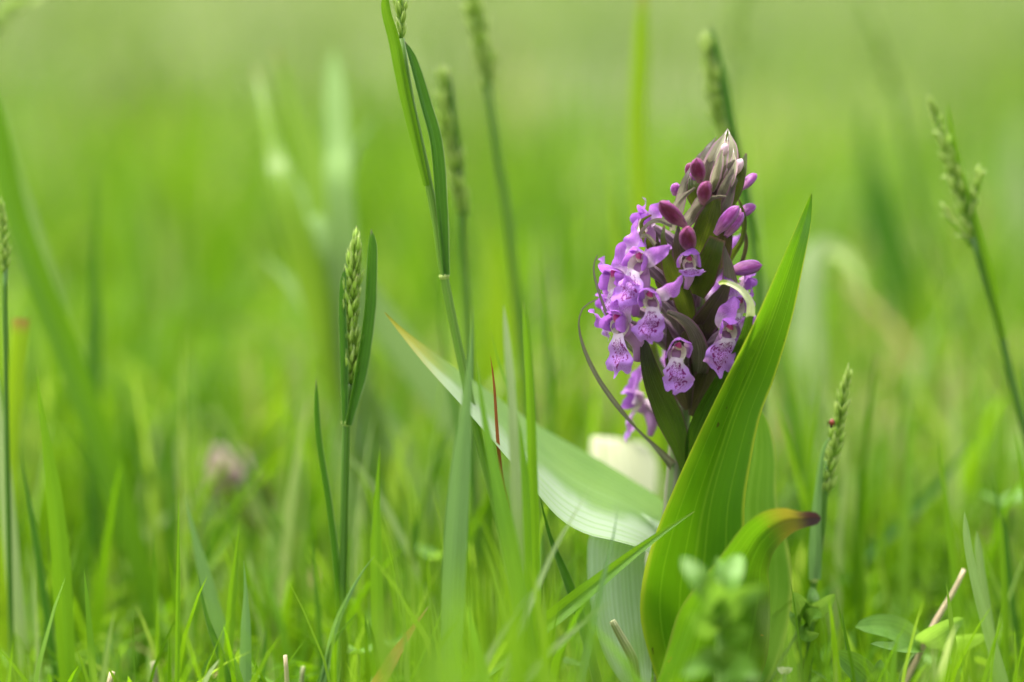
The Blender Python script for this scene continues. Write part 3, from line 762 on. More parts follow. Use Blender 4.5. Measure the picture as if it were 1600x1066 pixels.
# bracts of the far side, in a spiral round the axis
for k in range(16):
    f = k / 15
    py = 620 - 330 * f
    c, t = stem_at(py)
    az = R(20 + k * 137.5)
    dirn = np.array([math.cos(az), abs(math.sin(az)) * .9 + .15, 0])
    up = t
    rad = MM(70 - 42 * f)
    q = [c + dirn * MM(6), c + dirn * rad * .6 + up * MM(25), c + dirn * rad * .85 + up * MM(62 - 10 * f), c + dirn * rad * .8 + up * MM(95 - 30 * f)]
    m = M(); ribbon(m, q, MM(36 - 10 * f), 'lance', 14, 7, .3, 0, 0, ref=dirn); m.build('bract', random.choice([BR_P, BR_G, BR_P]), ORCH)

# --- flowers
def flower(px, py, dd, yaw, pitch, roll, sc, stem_py, lip=1.0, hood=1.0, sep=(1, 1), sepang=(0, 0), lipdrop=0.0, closed=0.0, seed=0, lipw=1.0):
    rn = random.Random(seed + int(px))
    o = P(px, py, D0 + dd * .001)
    y, p = R(yaw), R(pitch)
    f = np.array([math.sin(y) * math.cos(p), -math.cos(y) * math.cos(p), math.sin(p)])
    u = nrm(np.array([0, 0, 1.0]) - f * f[2])
    r = np.cross(u, f)
    a = R(roll)
    u, r = u * math.cos(a) + r * math.sin(a), r * math.cos(a) - u * math.sin(a)
    k = .00128 * sc
    ph = np.array([rn.uniform(0, 6.3) for _ in range(6)])
    def X(q):
        q = np.asarray(q, float)
        a_ = .36 * np.sin(q[..., [1, 2, 0]] * .75 + ph[:3]) + .20 * np.sin(q[..., [2, 0, 1]] * 1.9 + ph[3:])
        q = q + a_ * np.clip(np.linalg.norm(q, axis=-1, keepdims=True) / 3, 0, 1.4)
        return o + (r * q[..., 0:1] + u * q[..., 1:2] + f * q[..., 2:3]) * k
    # ovary: twisted, ribbed, from the back of the flower to the stem
    c, t = stem_at(stem_py)
    back = X([0, -.2, -1.5])
    m = M(); tube(m, [c, c * .55 + back * .45 + t * .002, back], [.0011, .0016, .0012], 16, 14, 6, .14, 2.6, cap=False)
    fl = m.build('flower', OVARY, ORCH)
    # throat: a short pale funnel that leads back into the spur
    n, kk = 6, 14
    g = np.zeros((n, kk, 3))
    for i in range(n):
        v = i / (n - 1)
        for j in range(kk):
            th = 2 * math.pi * j / kk
            rr = 1.65 - .95 * v
            g[i, j] = (rr * math.cos(th), -.4 + rr * 1.15 * math.sin(th) - .6 * v, .9 - 2.6 * v)
    m = M(); m.grid(X(g), close=True); m.build('throat', THROAT, fl)
    # spur: curved, tapering, hangs down behind
    m = M(); tube(m, list(X(np.array([(0, -.9, -.8), (0, -2.2, -2.2), (0, -4.6, -3.0), (0, -7.2, -2.9)]))), [k * 1.5, k * 1.45, k * 1.15, k * .6], 14, 10); m.build('spur', SPUR, fl)
    # column: the dark red mark under the hood
    m = M(); lathe(m, X(np.array([0, .25, .2])), nrm(u * .8 + f * .55), 1.9 * k, [.5 * k, .75 * k, .8 * k, .55 * k, .1 * k], 8, .2, 3, f); m.build('column', COLM, fl)
    # hood: dorsal sepal above, two petals beside it, all leaning together
    def shell(a0, a1, rad, zf, drop, nm, mat, tipin):
        n, w_ = 12, 9
        g = np.zeros((n, w_, 3))
        for i in range(n):
            v = i / (n - 1)
            nar = (1 - v ** 3 * tipin)
            for j in range(w_):
                s = j / (w_ - 1)
                am = (a0 + a1) / 2 + (a1 - a0) / 2 * (2 * s - 1) * nar * (.55 + .45 * min(1, v * 3))
                rr = rad * (.55 + .6 * math.sin(min(1, v * 1.05) * math.pi * .5)) * (1 - .12 * v ** 4)
                z = -1.2 + (zf + 1.2) * v
                g[i, j] = (rr * math.sin(R(am)), .2 + rr * math.cos(R(am)) * (1.15) - drop * v ** 2.5, z)
        m = M(); m.grid(X(g)); m.build(nm, mat, fl)
    h = hood
    shell(-58, 58, 2.35 * h, 3.3, .55, 'dorsal_sepal', HOODM, .75)
    shell(34, 122, 2.15 * h, 2.7, .45, 'petal', HOODM, .6)
    shell(-122, -34, 2.15 * h, 2.7, .45, 'petal', HOODM, .6)
    # lateral sepals: wings spread up and out
    for s, on, ang in ((-1, sep[0], sepang[0]), (1, sep[1], sepang[1])):
        if not on: continue
        L = 7.6 * on * rn.uniform(.92, 1.05)
        b = R(38 + ang + rn.uniform(-6, 6))
        dx, dy = math.sin(b) * s, math.cos(b)
        pts = [np.array((s * 1.3, .1, -.6)), np.array((s * 1.3 + dx * L * .33, .1 + dy * L * .33, .2)), np.array((s * 1.3 + dx * L * .68, .1 + dy * L * .68, .3)), np.array((s * 1.3 + dx * L, .1 + dy * L, -.8))]
        m = M(); ribbon(m, [X(q) for q in pts], 3.9 * k * min(1.1, on), 'lance', 18, 9, .10, [s * .2, s * rn.uniform(.2, .6), s * rn.uniform(.5, 1.1)], rn.uniform(.25, .5), ref=f, wave=.28); m.build('lateral_sepal', PET_S, fl)
    # lip: broad, shallowly three lobed, margins wavy and bent back
    n, w_ = 18, 17
    g = np.zeros((n, w_, 3))
    for j in range(w_):
        s = 2 * j / (w_ - 1) - 1
        endv = 1.0 - .16 * min(1, max(0, (abs(s) - .16) / .12)) * (1 if abs(s) < .45 else 1.0) + .05 * math.exp(-((abs(s) - .62) / .18) ** 2) - .12 * max(0, abs(s) - .8) / .2
        for i in range(n):
            v = i / (n - 1) * endv
            hw = np.interp(v, [0, .12, .35, .6, .85, 1], [1.25, 1.55, 2.7, 3.35, 3.1, 2.2]) * lipw
            drop = R(52 + lipdrop) * (1 - .75 * math.exp(-v * 4.5))
            Lh = 8.6 * lip
            yy = -1.35 - Lh * v * (.45 + .55 * math.sin(drop)); zz = .9 + Lh * v * math.cos(drop) * .55 * (1 - .45 * v)
            bend = -1.15 * abs(s) ** 2.2 * (.3 + .7 * v) * lip + .55 * math.sin(v * 13 + s * 3 + ph[0]) * abs(s) ** 3 * v
            g[i, j] = (s * hw * (1 + .055 * math.sin(v * 23 + s * 4 + ph[1])), yy, zz + bend + .22 * math.cos(s * 5) * v)
    m = M(); m.grid(X(g)); m.build('lip', LIPM, fl)
    return fl

# front and side flowers, read from the photograph (pixel of the throat, offset mm, turn, tilt, roll, size)
flower(1077, 410, -17, 2, -8, 0, .78, 480, lip=.36, hood=1.25, sep=(0, 0), lipdrop=-30)
flower(1017, 467, -20, -10, -5, -2, .92, 540, sep=(.9, .9), sepang=(-5, 10))
flower(1059, 546, -20, 3, -6, 4, .90, 610, lip=1.0, hood=1.15, sep=(0, 0))
flower(1137, 518, -17, 10, -4, 14, .95, 600, sep=(1, .75), sepang=(-44, -8))
flower(970, 506, -15, -46, -4, -4, 1.12, 570, sep=(.85, 1), sepang=(34, -50))
flower(1000, 410, -17, -30, 8, 12, 1.04, 500, sep=(1, .8), sepang=(-20, -10), lip=.95)
flower(966, 438, -9, -62, 0, -10, 1.1, 520, sep=(.95, 1), sepang=(10, -20))
flower(950, 474, -3, -75, -10, -10, .8, 545, sep=(.7, .7), sepang=(10, 0))
flower(1150, 478, -9, 42, 5, 10, .9, 560, sep=(.8, .9), sepang=(-20, 5))
flower(1164, 445, -1, 78, 0, 0, .75, 520, sep=(.6, .8), lip=.7)
flower(1010, 350, -3, -60, 22, 0, .88, 430, sep=(1, 1), sepang=(-10, -20), lip=.7)
flower(996, 628, 10, -95, 0, 0, .95, 690, sep=(1, .9), sepang=(-25, -20), lip=.9)
flower(1166, 520, 2, 80, -5, 8, .85, 600, sep=(.7, .8), lip=.8)
# the far side
flower(1095, 470, 18, 172, 0, 0, .85, 520)
flower(1050, 520, 17, -150, 0, 0, .9, 570)
flower(1130, 570, 17, 150, -4, 0, .9, 620)
flower(1060, 400, 16, -160, 5, 0, .8, 450)
flower(1125, 400, 14, 140, 5, 0, .8, 450)

# --- buds: base pixel, tip pixel, width, material, depth offset
def bud(bx, by, tx, ty, wpx, mat, dd, dt=0):
    a = P(bx, by, D0 + dd * .001); b = P(tx, ty, D0 + (dd + dt) * .001)
    b = a + (b - a) * .94; Lh = np.linalg.norm(b - a); r = MM(wpx) * .44
    m = M(); lathe(m, a, b - a, Lh, [r * .40, r * .52, r * .72, r * .88, r * .97, r, r * .99, r * .94, r * .82, r * .58, 0], 21, .085, 3, bend=.08)
    m.build('bud', mat, ORCH)
bud(1094, 284, 1087, 243, 27, BUDM, -12, -4)
bud(1098, 318, 1106, 279, 26, BUDM, -15, -4)
bud(1070, 352, 1025, 311, 29, BUDM, -14, -5)
bud(1078, 392, 1072, 350, 30, BUDM, -16, -6)
bud(1118, 366, 1158, 318, 25, BUD_L, -14, -2)
bud(1134, 370, 1163, 330, 22, BUD_L, -10, 2)
bud(1152, 338, 1182, 320, 20, BUD_L, -2, 2)
bud(1158, 296, 1183, 271, 18, BUD_L, -2, 3)
bud(1054, 306, 1058, 284, 18, BUD_L, -3, 0)
bud(1076, 278, 1078, 252, 15, BUDM, -6, 0)
bud(1140, 425, 1195, 414, 27, BUD_L, -5, -1)
bud(1148, 274, 1160, 246, 17, BUD_W, -6, 0)
bud(1130, 246, 1134, 222, 13, BUD_W, -10, 0)
bud(1086, 292, 1082, 266, 18, BUD_L, -8, 0)
bud(1126, 300, 1134, 272, 20, BUD_W, -9, 0)
bud(1110, 330, 1100, 285, 22, BUD_W, 8, 3)
bud(1130, 300, 1150, 255, 22, BUD_W, 9, 3)
bud(1105, 280, 1112, 236, 20, BUD_W, 6, 2)

# ------------------------------------------------------------------ grass stalks in seed
stalk('sharp grass stalk left of centre, its compact seed head sheathed between two dark leaves', [(546, 600), (541, 664), (538, 800), (535, 940)], 13,
      [(548, 605), (549, 540), (551, 460), (556, 372)], 27, 96, 31, d=D, node=(541, 661, 542, 650), kinds='ggtp',
      leaves=[([(580, 358), (577, 420), (573, 490), (560, 580), (542, 664)], [15, 24, 23, 22, 19], G_DEEP, 'blunt', .8, .55), ([(539, 418), (537, 480), (540, 560), (541, 664)], [13, 16, 15, 13], G_DEEP, 'blunt', .7, -.5)])
stalk('tall sharp grass stalk leaning left with a pale edged leaf, cut by the top edge', [(626, 60), (640, 150), (662, 250), (682, 350), (694, 432), (722, 570), (752, 700), (782, 820)], 14,
      [(626, 62), (627, 30), (625, -30), (622, -90)], 20, 40, 24, d=D, node=(694, 432, 692, 420), kinds='gpp',
      leaves=[([(632, 64), (644, 100), (660, 160), (677, 226), (686, 330), (694, 430)], [16, 22, 24, 23, 21, 15], G_DEEP, 'blunt', .9, .55), ([(602, -20), (606, 20), (618, 62), (636, 150), (668, 290)], [12, 18, 20, 20, 16], G_FRESH, 'blunt', .7, -.4)], stem_mat_=STEM_Y)
stalk('blurred seed head with a leaf tip, just right of the tall leaning stalk', [(722, 330), (724, 400), (730, 500), (736, 640)], 13, [(724, 340), (712, 260), (698, 190), (690, 120)], 38, 84, 31, d=.768, kinds='gpp',
      leaves=[([(702, 112), (708, 180), (718, 280), (726, 420)], [10, 12, 12, 8], G_DEEP, 'blunt', .6, .4)])
stalk('blurred seed head cut by the top edge on a long stem left of the orchid', [(757, 100), (775, 230), (794, 345), (808, 470)], 13, [(762, 140), (752, 70), (742, 20), (735, -60)], 38, 70, 32, d=.79, kinds='gpp', loose=.2)
stalk('blurred seed head with an upright dark leaf directly behind the orchid tip', [(1140, 200), (1165, 300), (1182, 420), (1186, 560)], 14, [(1142, 230), (1124, 180), (1112, 120), (1104, 62)], 38, 70, 31, d=.768, kinds='gpp',
      leaves=[([(1109, 38), (1118, 80), (1132, 140), (1148, 230), (1180, 380)], [14, 18, 16, 15, 12], G_DEEP, 'blunt', .6, .2)])
t6 = stalk('open branched seed head on a slanting stem at the right edge', [(1520, 372), (1545, 455), (1564, 520), (1582, 600), (1606, 690)], 13, [(1522, 378), (1500, 300), (1474, 220), (1454, 160)], 22, 46, 28, d=.742, kinds='gpp', loose=.3,
      leaves=[([(1478, 156), (1490, 220), (1512, 310), (1548, 440), (1566, 530)], [12, 14, 10, 6], G_FRESH, 'blunt', .6, .3)])
for bp in ([(1519, 385), (1500, 360), (1478, 332)], [(1513, 352), (1524, 310), (1526, 275)], [(1496, 300), (1488, 270), (1484, 240)]):
    hp = np.array([P(a, b, .742) for a, b in bp])
    m = M(); tube(m, hp, [MM(3), MM(1)], 8, 6); bo = m.build('branch', STEM_G, t6); org = np.array(bo['_o'])
    for i in range(11):
        c = catmull(hp, 12)[min(11, 2 + i)]
        s = bpy.data.objects.new('spikelet', SPK_ME[random.choice('gp')]); COL.objects.link(s); s.parent = bo
        ax = nrm(hp[-1] - hp[0] + RNG.normal(0, .3, 3) * np.linalg.norm(hp[-1] - hp[0]))
        s.matrix_local = Matrix.Translation(Vector(c - org)) @ Vector(ax).to_track_quat('Z', 'Y').to_matrix().to_4x4() @ Matrix.Scale(MM(20, .742), 4)
stalk('pale loose seed head with a brown beetle on it, right of the orchid leaves', [(1293, 720), (1288, 790), (1282, 850), (1272, 905), (1266, 990), (1261, 1064)], 11, [(1290, 775), (1300, 710), (1312, 650), (1325, 586)], 20, 74, 26, d=.705, kinds='gpp', loose=.15, node=(1272, 906, 1274, 896),
      leaves=[([(1296, 684), (1290, 693), (1284, 712), (1278, 760), (1273, 830), (1272, 905)], [20, 22, 17, 13, 9, 4], G_BLUE, '', .5, .3)])
stalk('pale seed head cut by the left edge of the picture', [(8, 420), (9, 560), (11, 700), (14, 840)], 9, [(8, 430), (7, 390), (4, 350), (0, 318)], 15, 36, 20, d=.715, kinds='gpp')
stalk('big whitish blurred seed head hanging into the top left corner', [(-60, 260), (-70, 500), (-70, 800)], 10, [(-58, 250), (-46, 120), (-10, 36), (48, -6)], 44, 70, 30, d=.60, kinds='p', loose=.4)
stalk('thin faint seed head far behind at the upper right', [(1398, 150), (1440, 330), (1490, 480), (1530, 640)], 11, [(1400, 160), (1380, 90), (1362, 40), (1346, 0)], 24, 40, 26, d=.98, kinds='gpp', loose=.3)
stalk('faint brownish seed head reaching the top edge above the orchid', [(1142, 90), (1132, 200), (1140, 400)], 9, [(1142, 100), (1150, 50), (1158, 0), (1164, -40)], 26, 36, 28, d=1.02, kinds='tp', loose=.3)

# ------------------------------------------------------------------ separate blades and dry stems (pixel paths tip -> base)
blade('dark narrow blade kinked near its top, left of the compact seed head stalk', G_DEEP, [(494, 592), (493, 640), (497, 692), (511, 780), (521, 860), (529, 945)], [15, 16, 13, 12, 12], D, D, 'blunt', .8, .5)
blade('broad upright grey green blade ending in a fine point, right of the compact seed head', G_FRESH, [(594, 694), (590, 760), (588, 850), (590, 960)], [20, 21, 19, 12], .70, .70, fold=.35)
blade('thin straight light green blade standing bolt upright on the lower left', G_FRESH, [(279, 755), (279, 850), (278, 960), (277, 1066)], [8, 8, 7, 6], .69, .69, fold=.6)
blade('wide greyish blade leaning left behind the thin upright one', G_BLUE, [(288, 768), (302, 830), (326, 920), (350, 1015)], [24, 26, 20, 12], .715, .715)
blade('slim dark blade bowed to the right at the bottom, under the wide greyish one', G_DEEP, [(309, 893), (322, 960), (343, 1020), (362, 1080)], [13, 13, 11, 7], .69, .69)
blade('sharp pointed bright blade with a lit edge, left of the picture middle line', G_FRESH, [(376, 808), (369, 870), (362, 940), (357, 1012)], [15, 16, 14, 9], .695, .695, fold=.5)
blade('thin blade slanting down to the right behind the sharp pointed bright one', G_FRESH, [(344, 798), (366, 850), (392, 910), (414, 980), (432, 1040)], [9, 9, 8, 6], .73, .73)
blade('pale upright blade with a brown tip low on the left before the slanting blade', G_BLUE, [(381, 876), (384, 930), (384, 1000), (383, 1080)], [22, 21, 16, 7], .69, .69)
blade('short upright blade between the pale brown tipped one and the kinked stalk', G_DEEP, [(416, 972), (413, 1020), (410, 1066)], [10, 10, 8], .71, .71)
blade('short grey blade leaning right at the foot of the compact seed head stalk', G_BLUE, [(586, 868), (570, 888), (548, 925), (524, 980), (510, 1040)], [11, 11, 10, 8], .69, .69, fold=.5)
blade('dark short blade leaning right below the short grey one', G_DEEP, [(558, 958), (538, 980), (518, 1010), (505, 1050)], [9, 9, 8], .69, .69)
blade('thin upright blade just left of the kinked dark blade foot', G_DEEP, [(487, 832), (491, 880), (497, 950), (502, 1020)], [11, 11, 9, 6], .72, .72)
blade('fine hair thin blade crossing at the bottom left of the kinked blade', G_FRESH, [(481, 993), (462, 1020), (436, 1060)], 5, .69, .69)
blade('tall broad bluish blade in front of the left orchid leaf tip, slightly blurred', G_BLUE, [(738, 478), (735, 560), (726, 660), (716, 780), (709, 900), (705, 1066)], [30, 36, 38, 36, 26, 15], .655, .655, 'blade', .2)
blade('slim fresh green blade with a rounded tip crossing the orchid left leaf', G_FRESH, [(818, 470), (824, 540), (829, 640), (834, 800), (838, 960)], [16, 17, 17, 16, 12], .66, .66, 'blunt', .4)
blade('slim pale blade with a rounded tip just left of the fresh green rounded one', G_PALE, [(787, 476), (793, 540), (800, 620), (806, 760)], [15, 17, 17, 12], .66, .65, 'blunt', .3)
blade('narrow blade leaning left against the two rounded blades above the orchid left leaf', G_FRESH, [(766, 515), (782, 575), (802, 630), (820, 740), (826, 880)], [16, 15, 13, 8], .665, .655)
blade('blurred yellow green blade rising behind the rusty thread below the orchid left leaf', G_FRESH, [(744, 560), (758, 660), (778, 760), (806, 900), (830, 1040)], [30, 30, 26, 18], .66, .64, 'blade', .3)
blade('rusty brown thread-like dry blade in front of the orchid left leaf', DRY_R, [(766, 556), (772, 600), (778, 690), (786, 762), (804, 830), (822, 900), (832, 965)], [7, 8, 7, 4], .685, .69, 'blunt', .5)
blade('dark olive blade slanting down right from under the orchid left leaf', G_DEEP, [(842, 770), (860, 840), (888, 910), (912, 980), (930, 1050)], [17, 18, 16, 10], .69, .69, fold=.5)
blade('long folded dark blade lying across the orchid front leaf, pointing right', G_FRESH, [(1086, 799), (1050, 822), (990, 866), (920, 922), (850, 978), (800, 1016)], 29, .672, .672, 'blade', .55, -.2, root=True)
blade('thin grey blade leaning across the lower pale orchid leaf', G_BLUE, [(966, 790), (958, 840), (946, 890), (930, 960), (914, 1040)], [13, 13, 11, 8], .655, .645)
blade('faint grey blade leaning right and crossing the orchid left leaf lower edge', G_PALE, [(924, 758), (900, 800), (870, 850), (840, 915), (814, 985)], [10, 11, 10, 7], .65, .64)
blade('blurred grey blade sloping up right below the long folded blade', G_PALE, [(960, 938), (910, 972), (850, 1030), (810, 1080)], [15, 15, 12], .635, .63)
blade('thin blade leaning left over the lower left foot of the long folded blade', G_PALE, [(835, 920), (800, 965), (760, 1030), (735, 1080)], [13, 13, 10], .635, .63)
blade('orange dry blade leaning right at the bottom left of centre', DRY_O, [(671, 946), (650, 975), (622, 1015), (590, 1070)], [24, 24, 15], .66, .66, 'blade', .3)
blade('slender blade bent over to the right beside the orange dry one', G_FRESH, [(700, 925), (684, 975), (660, 1030), (634, 1085)], [9, 9, 7], .68, .68)
blade('thin dark green blade rising behind the tall broad bluish one', G_DEEP, [(712, 640), (690, 700), (668, 770), (640, 880)], [13, 13, 12, 7], .76, .76)
blade('blurred slim blade crossing low behind the broad upright grey green blade', G_PALE, [(514, 684), (560, 730), (600, 790), (640, 870), (672, 940)], [11, 12, 11, 7], .76, .76)
blade('dark straight blurred blade just right of the two rounded tipped blades', G_DEEP, [(846, 374), (850, 460), (856, 560), (862, 680)], [12, 13, 12, 8], .80, .80)
blade('dark blurred blade low behind the leaning stalk', G_DEEP, [(686, 400), (688, 480), (696, 560), (712, 640)], [10, 12, 12, 9], .78, .78)
blade('blurred lime blade with a brownish tip left of the orchid flower spike', G_YEL, [(947, 196), (950, 250), (958, 320), (966, 430), (972, 560)], [18, 18, 16, 12], .83, .83)
blade('tall wide lime blade blurred behind the orchid, reaching the top edge', G_YEL, [(1006, -30), (1000, 100), (996, 220), (1002, 340), (1010, 480)], [34, 34, 32, 28], .83, .83, 'blunt')
blade('broad blurred stem-like blade arching down from the left edge', G_MID, [(-40, 60), (-4, 200), (24, 330), (62, 440), (112, 570), (152, 680), (190, 790), (226, 910)], [40, 42, 42, 40, 36, 28], .79, .79, 'blunt', .5)
blade('lit second edge of blade arching beside the broad one at the left edge', G_SOFT, [(-6, 120), (12, 210), (44, 320), (74, 420), (110, 540)], [20, 20, 18, 12], .84, .84)
blade('upright blurred blade right of the broad arching one', G_DEEP, [(150, 262), (149, 360), (148, 480), (147, 640)], [22, 24, 22, 16], .83, .83)
blade('pointed bright blade standing over the lower left corner', G_FRESH, [(57, 573), (66, 650), (80, 740), (94, 860), (100, 960)], [30, 32, 26, 17], .705, .705)
blade('narrow darker blade left of the pointed bright blade near the lower left corner', G_DEEP, [(31, 688), (38, 740), (52, 820), (64, 900)], [13, 13, 11, 7], .72, .72)
blade('blunt bright blade with a cut brown top at the left edge', G_YEL, [(33, 498), (30, 540), (24, 610), (16, 700), (12, 820)], [24, 26, 26, 25], .75, .75, '', .2)
blade('pale blurred blade low at the left edge', G_PALE, [(-6, 560), (4, 700), (14, 820), (24, 930)], [24, 24, 20], .73, .73)
blade('slim blade tip sticking up right beside the lower left corner blades', G_FRESH, [(168, 818), (160, 860), (150, 930)], [9, 9, 7], .76, .76)
blade('curved yellowish pale blade arching right on the lower left', G_PALE, [(330, 772), (290, 790), (240, 826), (205, 870), (180, 930)], [12, 13, 12, 9], .82, .82, 'blunt')
blade('tall slim pointed blade in the open on the right', G_FRESH, [(1464, 655), (1470, 720), (1480, 800), (1492, 900), (1500, 970)], [10, 12, 12, 8], .725, .725)
blade('blunt upright blade, taller of two beside each other at lower right', G_SOFT, [(1507, 800), (1512, 850), (1524, 910), (1542, 980), (1566, 1066)], [22, 20, 15, 12], .69, .69, 'blunt', .4)
blade('blunt upright blade, shorter of two beside each other at lower right', G_SOFT, [(1526, 830), (1530, 870), (1538, 930), (1550, 1010)], [18, 17, 15, 13], .70, .70, 'blunt', .4)
blade('dark blade leaning left by the right edge above the blunt pair', G_DEEP, [(1548, 726), (1560, 790), (1572, 850), (1580, 920)], [12, 13, 11, 7], .735, .735)
blade('straight slim blade with rounded tip by the right edge', G_FRESH, [(1562, 800), (1566, 860), (1570, 940), (1572, 1040)], [12, 12, 11, 8], .71, .71, 'blunt')
blade('small blade tip at the right edge beside the open seed head stem', G_DEEP, [(1594, 560), (1600, 600), (1614, 680)], [14, 14, 12], .73, .73)
blade('leaning blade tip low at the right edge', G_FRESH, [(1583, 668), (1592, 720), (1606, 800)], [13, 13, 11], .72, .72)
blade('long blurred blade sloping from the right down to the pale seed head foot', G_DEEP, [(1540, 660), (1470, 752), (1400, 822), (1330, 890), (1290, 940)], [17, 18, 18, 14], .80, .80, 'blade', .3)
blade('blurred narrow blade pointing up left of the long sloping one', G_FRESH, [(1408, 626), (1384, 690), (1362, 760), (1340, 830)], [12, 13, 12, 9], .84, .84)
blade('sharp short blade leaning left at the bottom right of the orchid leaves', G_DEEP, [(1315, 955), (1322, 1000), (1334, 1066)], [8, 8, 7], .68, .68)
blade('tall dark blurred blade right of the orchid front leaf, near one of two', G_DEEP, [(1180, 360), (1200, 480), (1224, 600), (1246, 720), (1260, 820)], [17, 18, 16, 11], .84, .84)
blade('tall blurred blade right of the orchid front leaf, farther one of two', G_FRESH, [(1234, 500), (1246, 600), (1258, 700), (1268, 800)], [16, 17, 16, 10], .86, .86)
blade('faint pale upright blade right of the orchid tip', G_PALE, [(1168, 188), (1176, 280), (1184, 380), (1190, 500)], [9, 10, 9, 6], .86, .86)
blade('blurred fine blade crossing behind the orchid left leaf', G_FRESH, [(905, 260), (902, 340), (898, 460), (896, 600)], [10, 12, 12, 8], .90, .90)
# soft, bright blades farther back
BK = 'large blurred blades in the background'
blade('wide lime blade of the blurred tuft at the upper left, rightmost', G_YEL, [(428, 70), (462, 170), (494, 270), (520, 370), (540, 500)], [62, 66, 58, 46], .885, .85, 'blade', .2, group=BK)
blade('short lime blade of the blurred tuft at the upper left, leftmost', G_YEL, [(398, 106), (408, 150), (430, 240), (462, 360)], [46, 50, 44, 32], .885, .85, 'blade', .2, group=BK)
blade('whitish blade of the blurred tuft at the upper left, standing upright', G_SOFT, [(520, 74), (524, 150), (528, 240), (534, 340)], [44, 48, 42, 34], .885, .85, 'blunt', .1, group=BK)
blade('silvery blade of the blurred tuft leaning left below the lime ones', G_SOFT, [(414, 190), (450, 270), (490, 340), (526, 400)], [52, 52, 44, 32], .885, .85, 'blade', -.1, group=BK)
blade('pale curved blade arching right from the blurred tuft', G_SOFT, [(590, 178), (562, 220), (540, 280), (528, 350), (530, 450)], [40, 44, 40, 30], .885, .85, 'blade', .1, group=BK)
blade('silvery blade bent low under the blurred tuft', G_SOFT, [(404, 396), (446, 434), (492, 490), (530, 560)], [40, 44, 40, 30], .885, .85, 'blade', .1, group=BK)
blade('bluish white blade arched over like a hoop, right of the orchid', G_PALE, [(1348, 470), (1340, 430), (1318, 398), (1290, 385), (1268, 410), (1262, 500), (1270, 620)], [14, 22, 44, 48, 36], .93, .89, 'blade', -.3, group=BK)
blade('dark rounded leaf blurred at the upper right', G_DEEP, [(1356, 150), (1352, 210), (1362, 280), (1390, 380)], [24, 50, 60, 40], 1.05, 1.05, 'blade', .1, group=BK)
blade('broad lime blade blurred in the middle distance on the right', G_YEL, [(1424, 440), (1428, 520), (1436, 600), (1440, 700)], [46, 46, 40, 26], 1.02, 1.02, 'blade', .2, group=BK)
blade('broad vivid blade blurred in the middle distance left of centre', G_YEL, [(442, 560), (440, 660), (444, 760), (450, 880)], [80, 90, 80, 60], .93, .93, 'blade', .2, group=BK)
blade('soft pale blade blurred beside the broad vivid one', G_PALE, [(366, 510), (360, 600), (372, 700), (390, 800)], [44, 44, 40, 26], 1.05, 1.05, 'blade', .1, group=BK)
blade('vivid blade blurred behind the orchid left leaf', G_YEL, [(760, 330), (772, 400), (778, 480), (784, 600)], [70, 70, 62, 50], .95, .95, 'blade', .2, group=BK)
blade('vivid upright blade blurred below the orchid left leaf', G_YEL, [(882, 600), (886, 700), (892, 800), (896, 900)], [56, 56, 50, 40], .90, .90, 'blade', .2, group=BK)
blade('soft green blade blurred left of the tall leaning stalk', G_FRESH, [(650, 300), (652, 400), (660, 520), (668, 660)], [50, 50, 44, 30], 1.1, 1.1, 'blade', .2, group=BK)
blade('white grey blade blurred at the upper right edge', G_PALE, [(1600, 150), (1590, 260), (1600, 380)], [60, 60, 50], 1.3, 1.3, 'blade', .1, group=BK)
blade('bluish wide blade low on the left behind the pointed bright blades', G_BLUE, [(300, 740), (320, 800), (352, 870), (386, 950)], [60, 60, 50, 34], .88, .88, 'blade', .1, group=BK)

# ------------------------------------------------------------------ other plants and bits
def leaflet(m, pts, wpx, d, fold=.25, twist=0.0, curl=.1, kind='oval'):
    q = [P(a[0], a[1], a[2] if len(a) > 2 else d) for a in pts]
    ribbon(m, q, MM(wpx, d), kind, 14, 7, fold, twist, curl)

def herb(label, cat, stem, sw, leaves, d, mat, name='meadow_herb', leafname='leaf'):
    q = path3(stem, d, d)
    t = empty(name, q[0]); tag(t, label, cat)
    m = M(); tube(m, q, [MM(sw, d) * .5, MM(sw, d) * .35], 16, 8); m.build('stem', STEM_HP, t)
    for L in leaves:
        m = M(); leaflet(m, L[0], L[1], d, *(L[2:] if len(L) > 2 else ())); m.build(leafname, mat, t)
    return t

herb('pale blurred leafy herb right in front of the withered orchid leaf', 'herb', [(1122, 905), (1126, 960), (1128, 1010), (1126, 1080)], 20,
     [([(1122, 950, .620), (1100, 915, .605), (1066, 870, .610)], 44, .3, .2), ([(1124, 945, .620), (1140, 905, .620), (1156, 866, .625)], 40, .3, -.3), ([(1124, 965, .620), (1150, 935, .605), (1196, 916, .600)], 40, .3, .3),
      ([(1124, 985, .620), (1104, 975, .610), (1078, 958, .600)], 40, .2, -.4), ([(1122, 920, .620), (1118, 900, .620), (1122, 870, .630)], 24, .4, .8), ([(1126, 1030, .620), (1096, 1040, .600), (1066, 1056, .595)], 44, .2, .3), ([(1126, 1030, .620), (1160, 1040, .605), (1192, 1060, .600)], 44, .2, .3),
      ([(1126, 990, .620), (1150, 992, .610), (1172, 984, .600)], 34, .2, -.3)], .620, HERB_P)
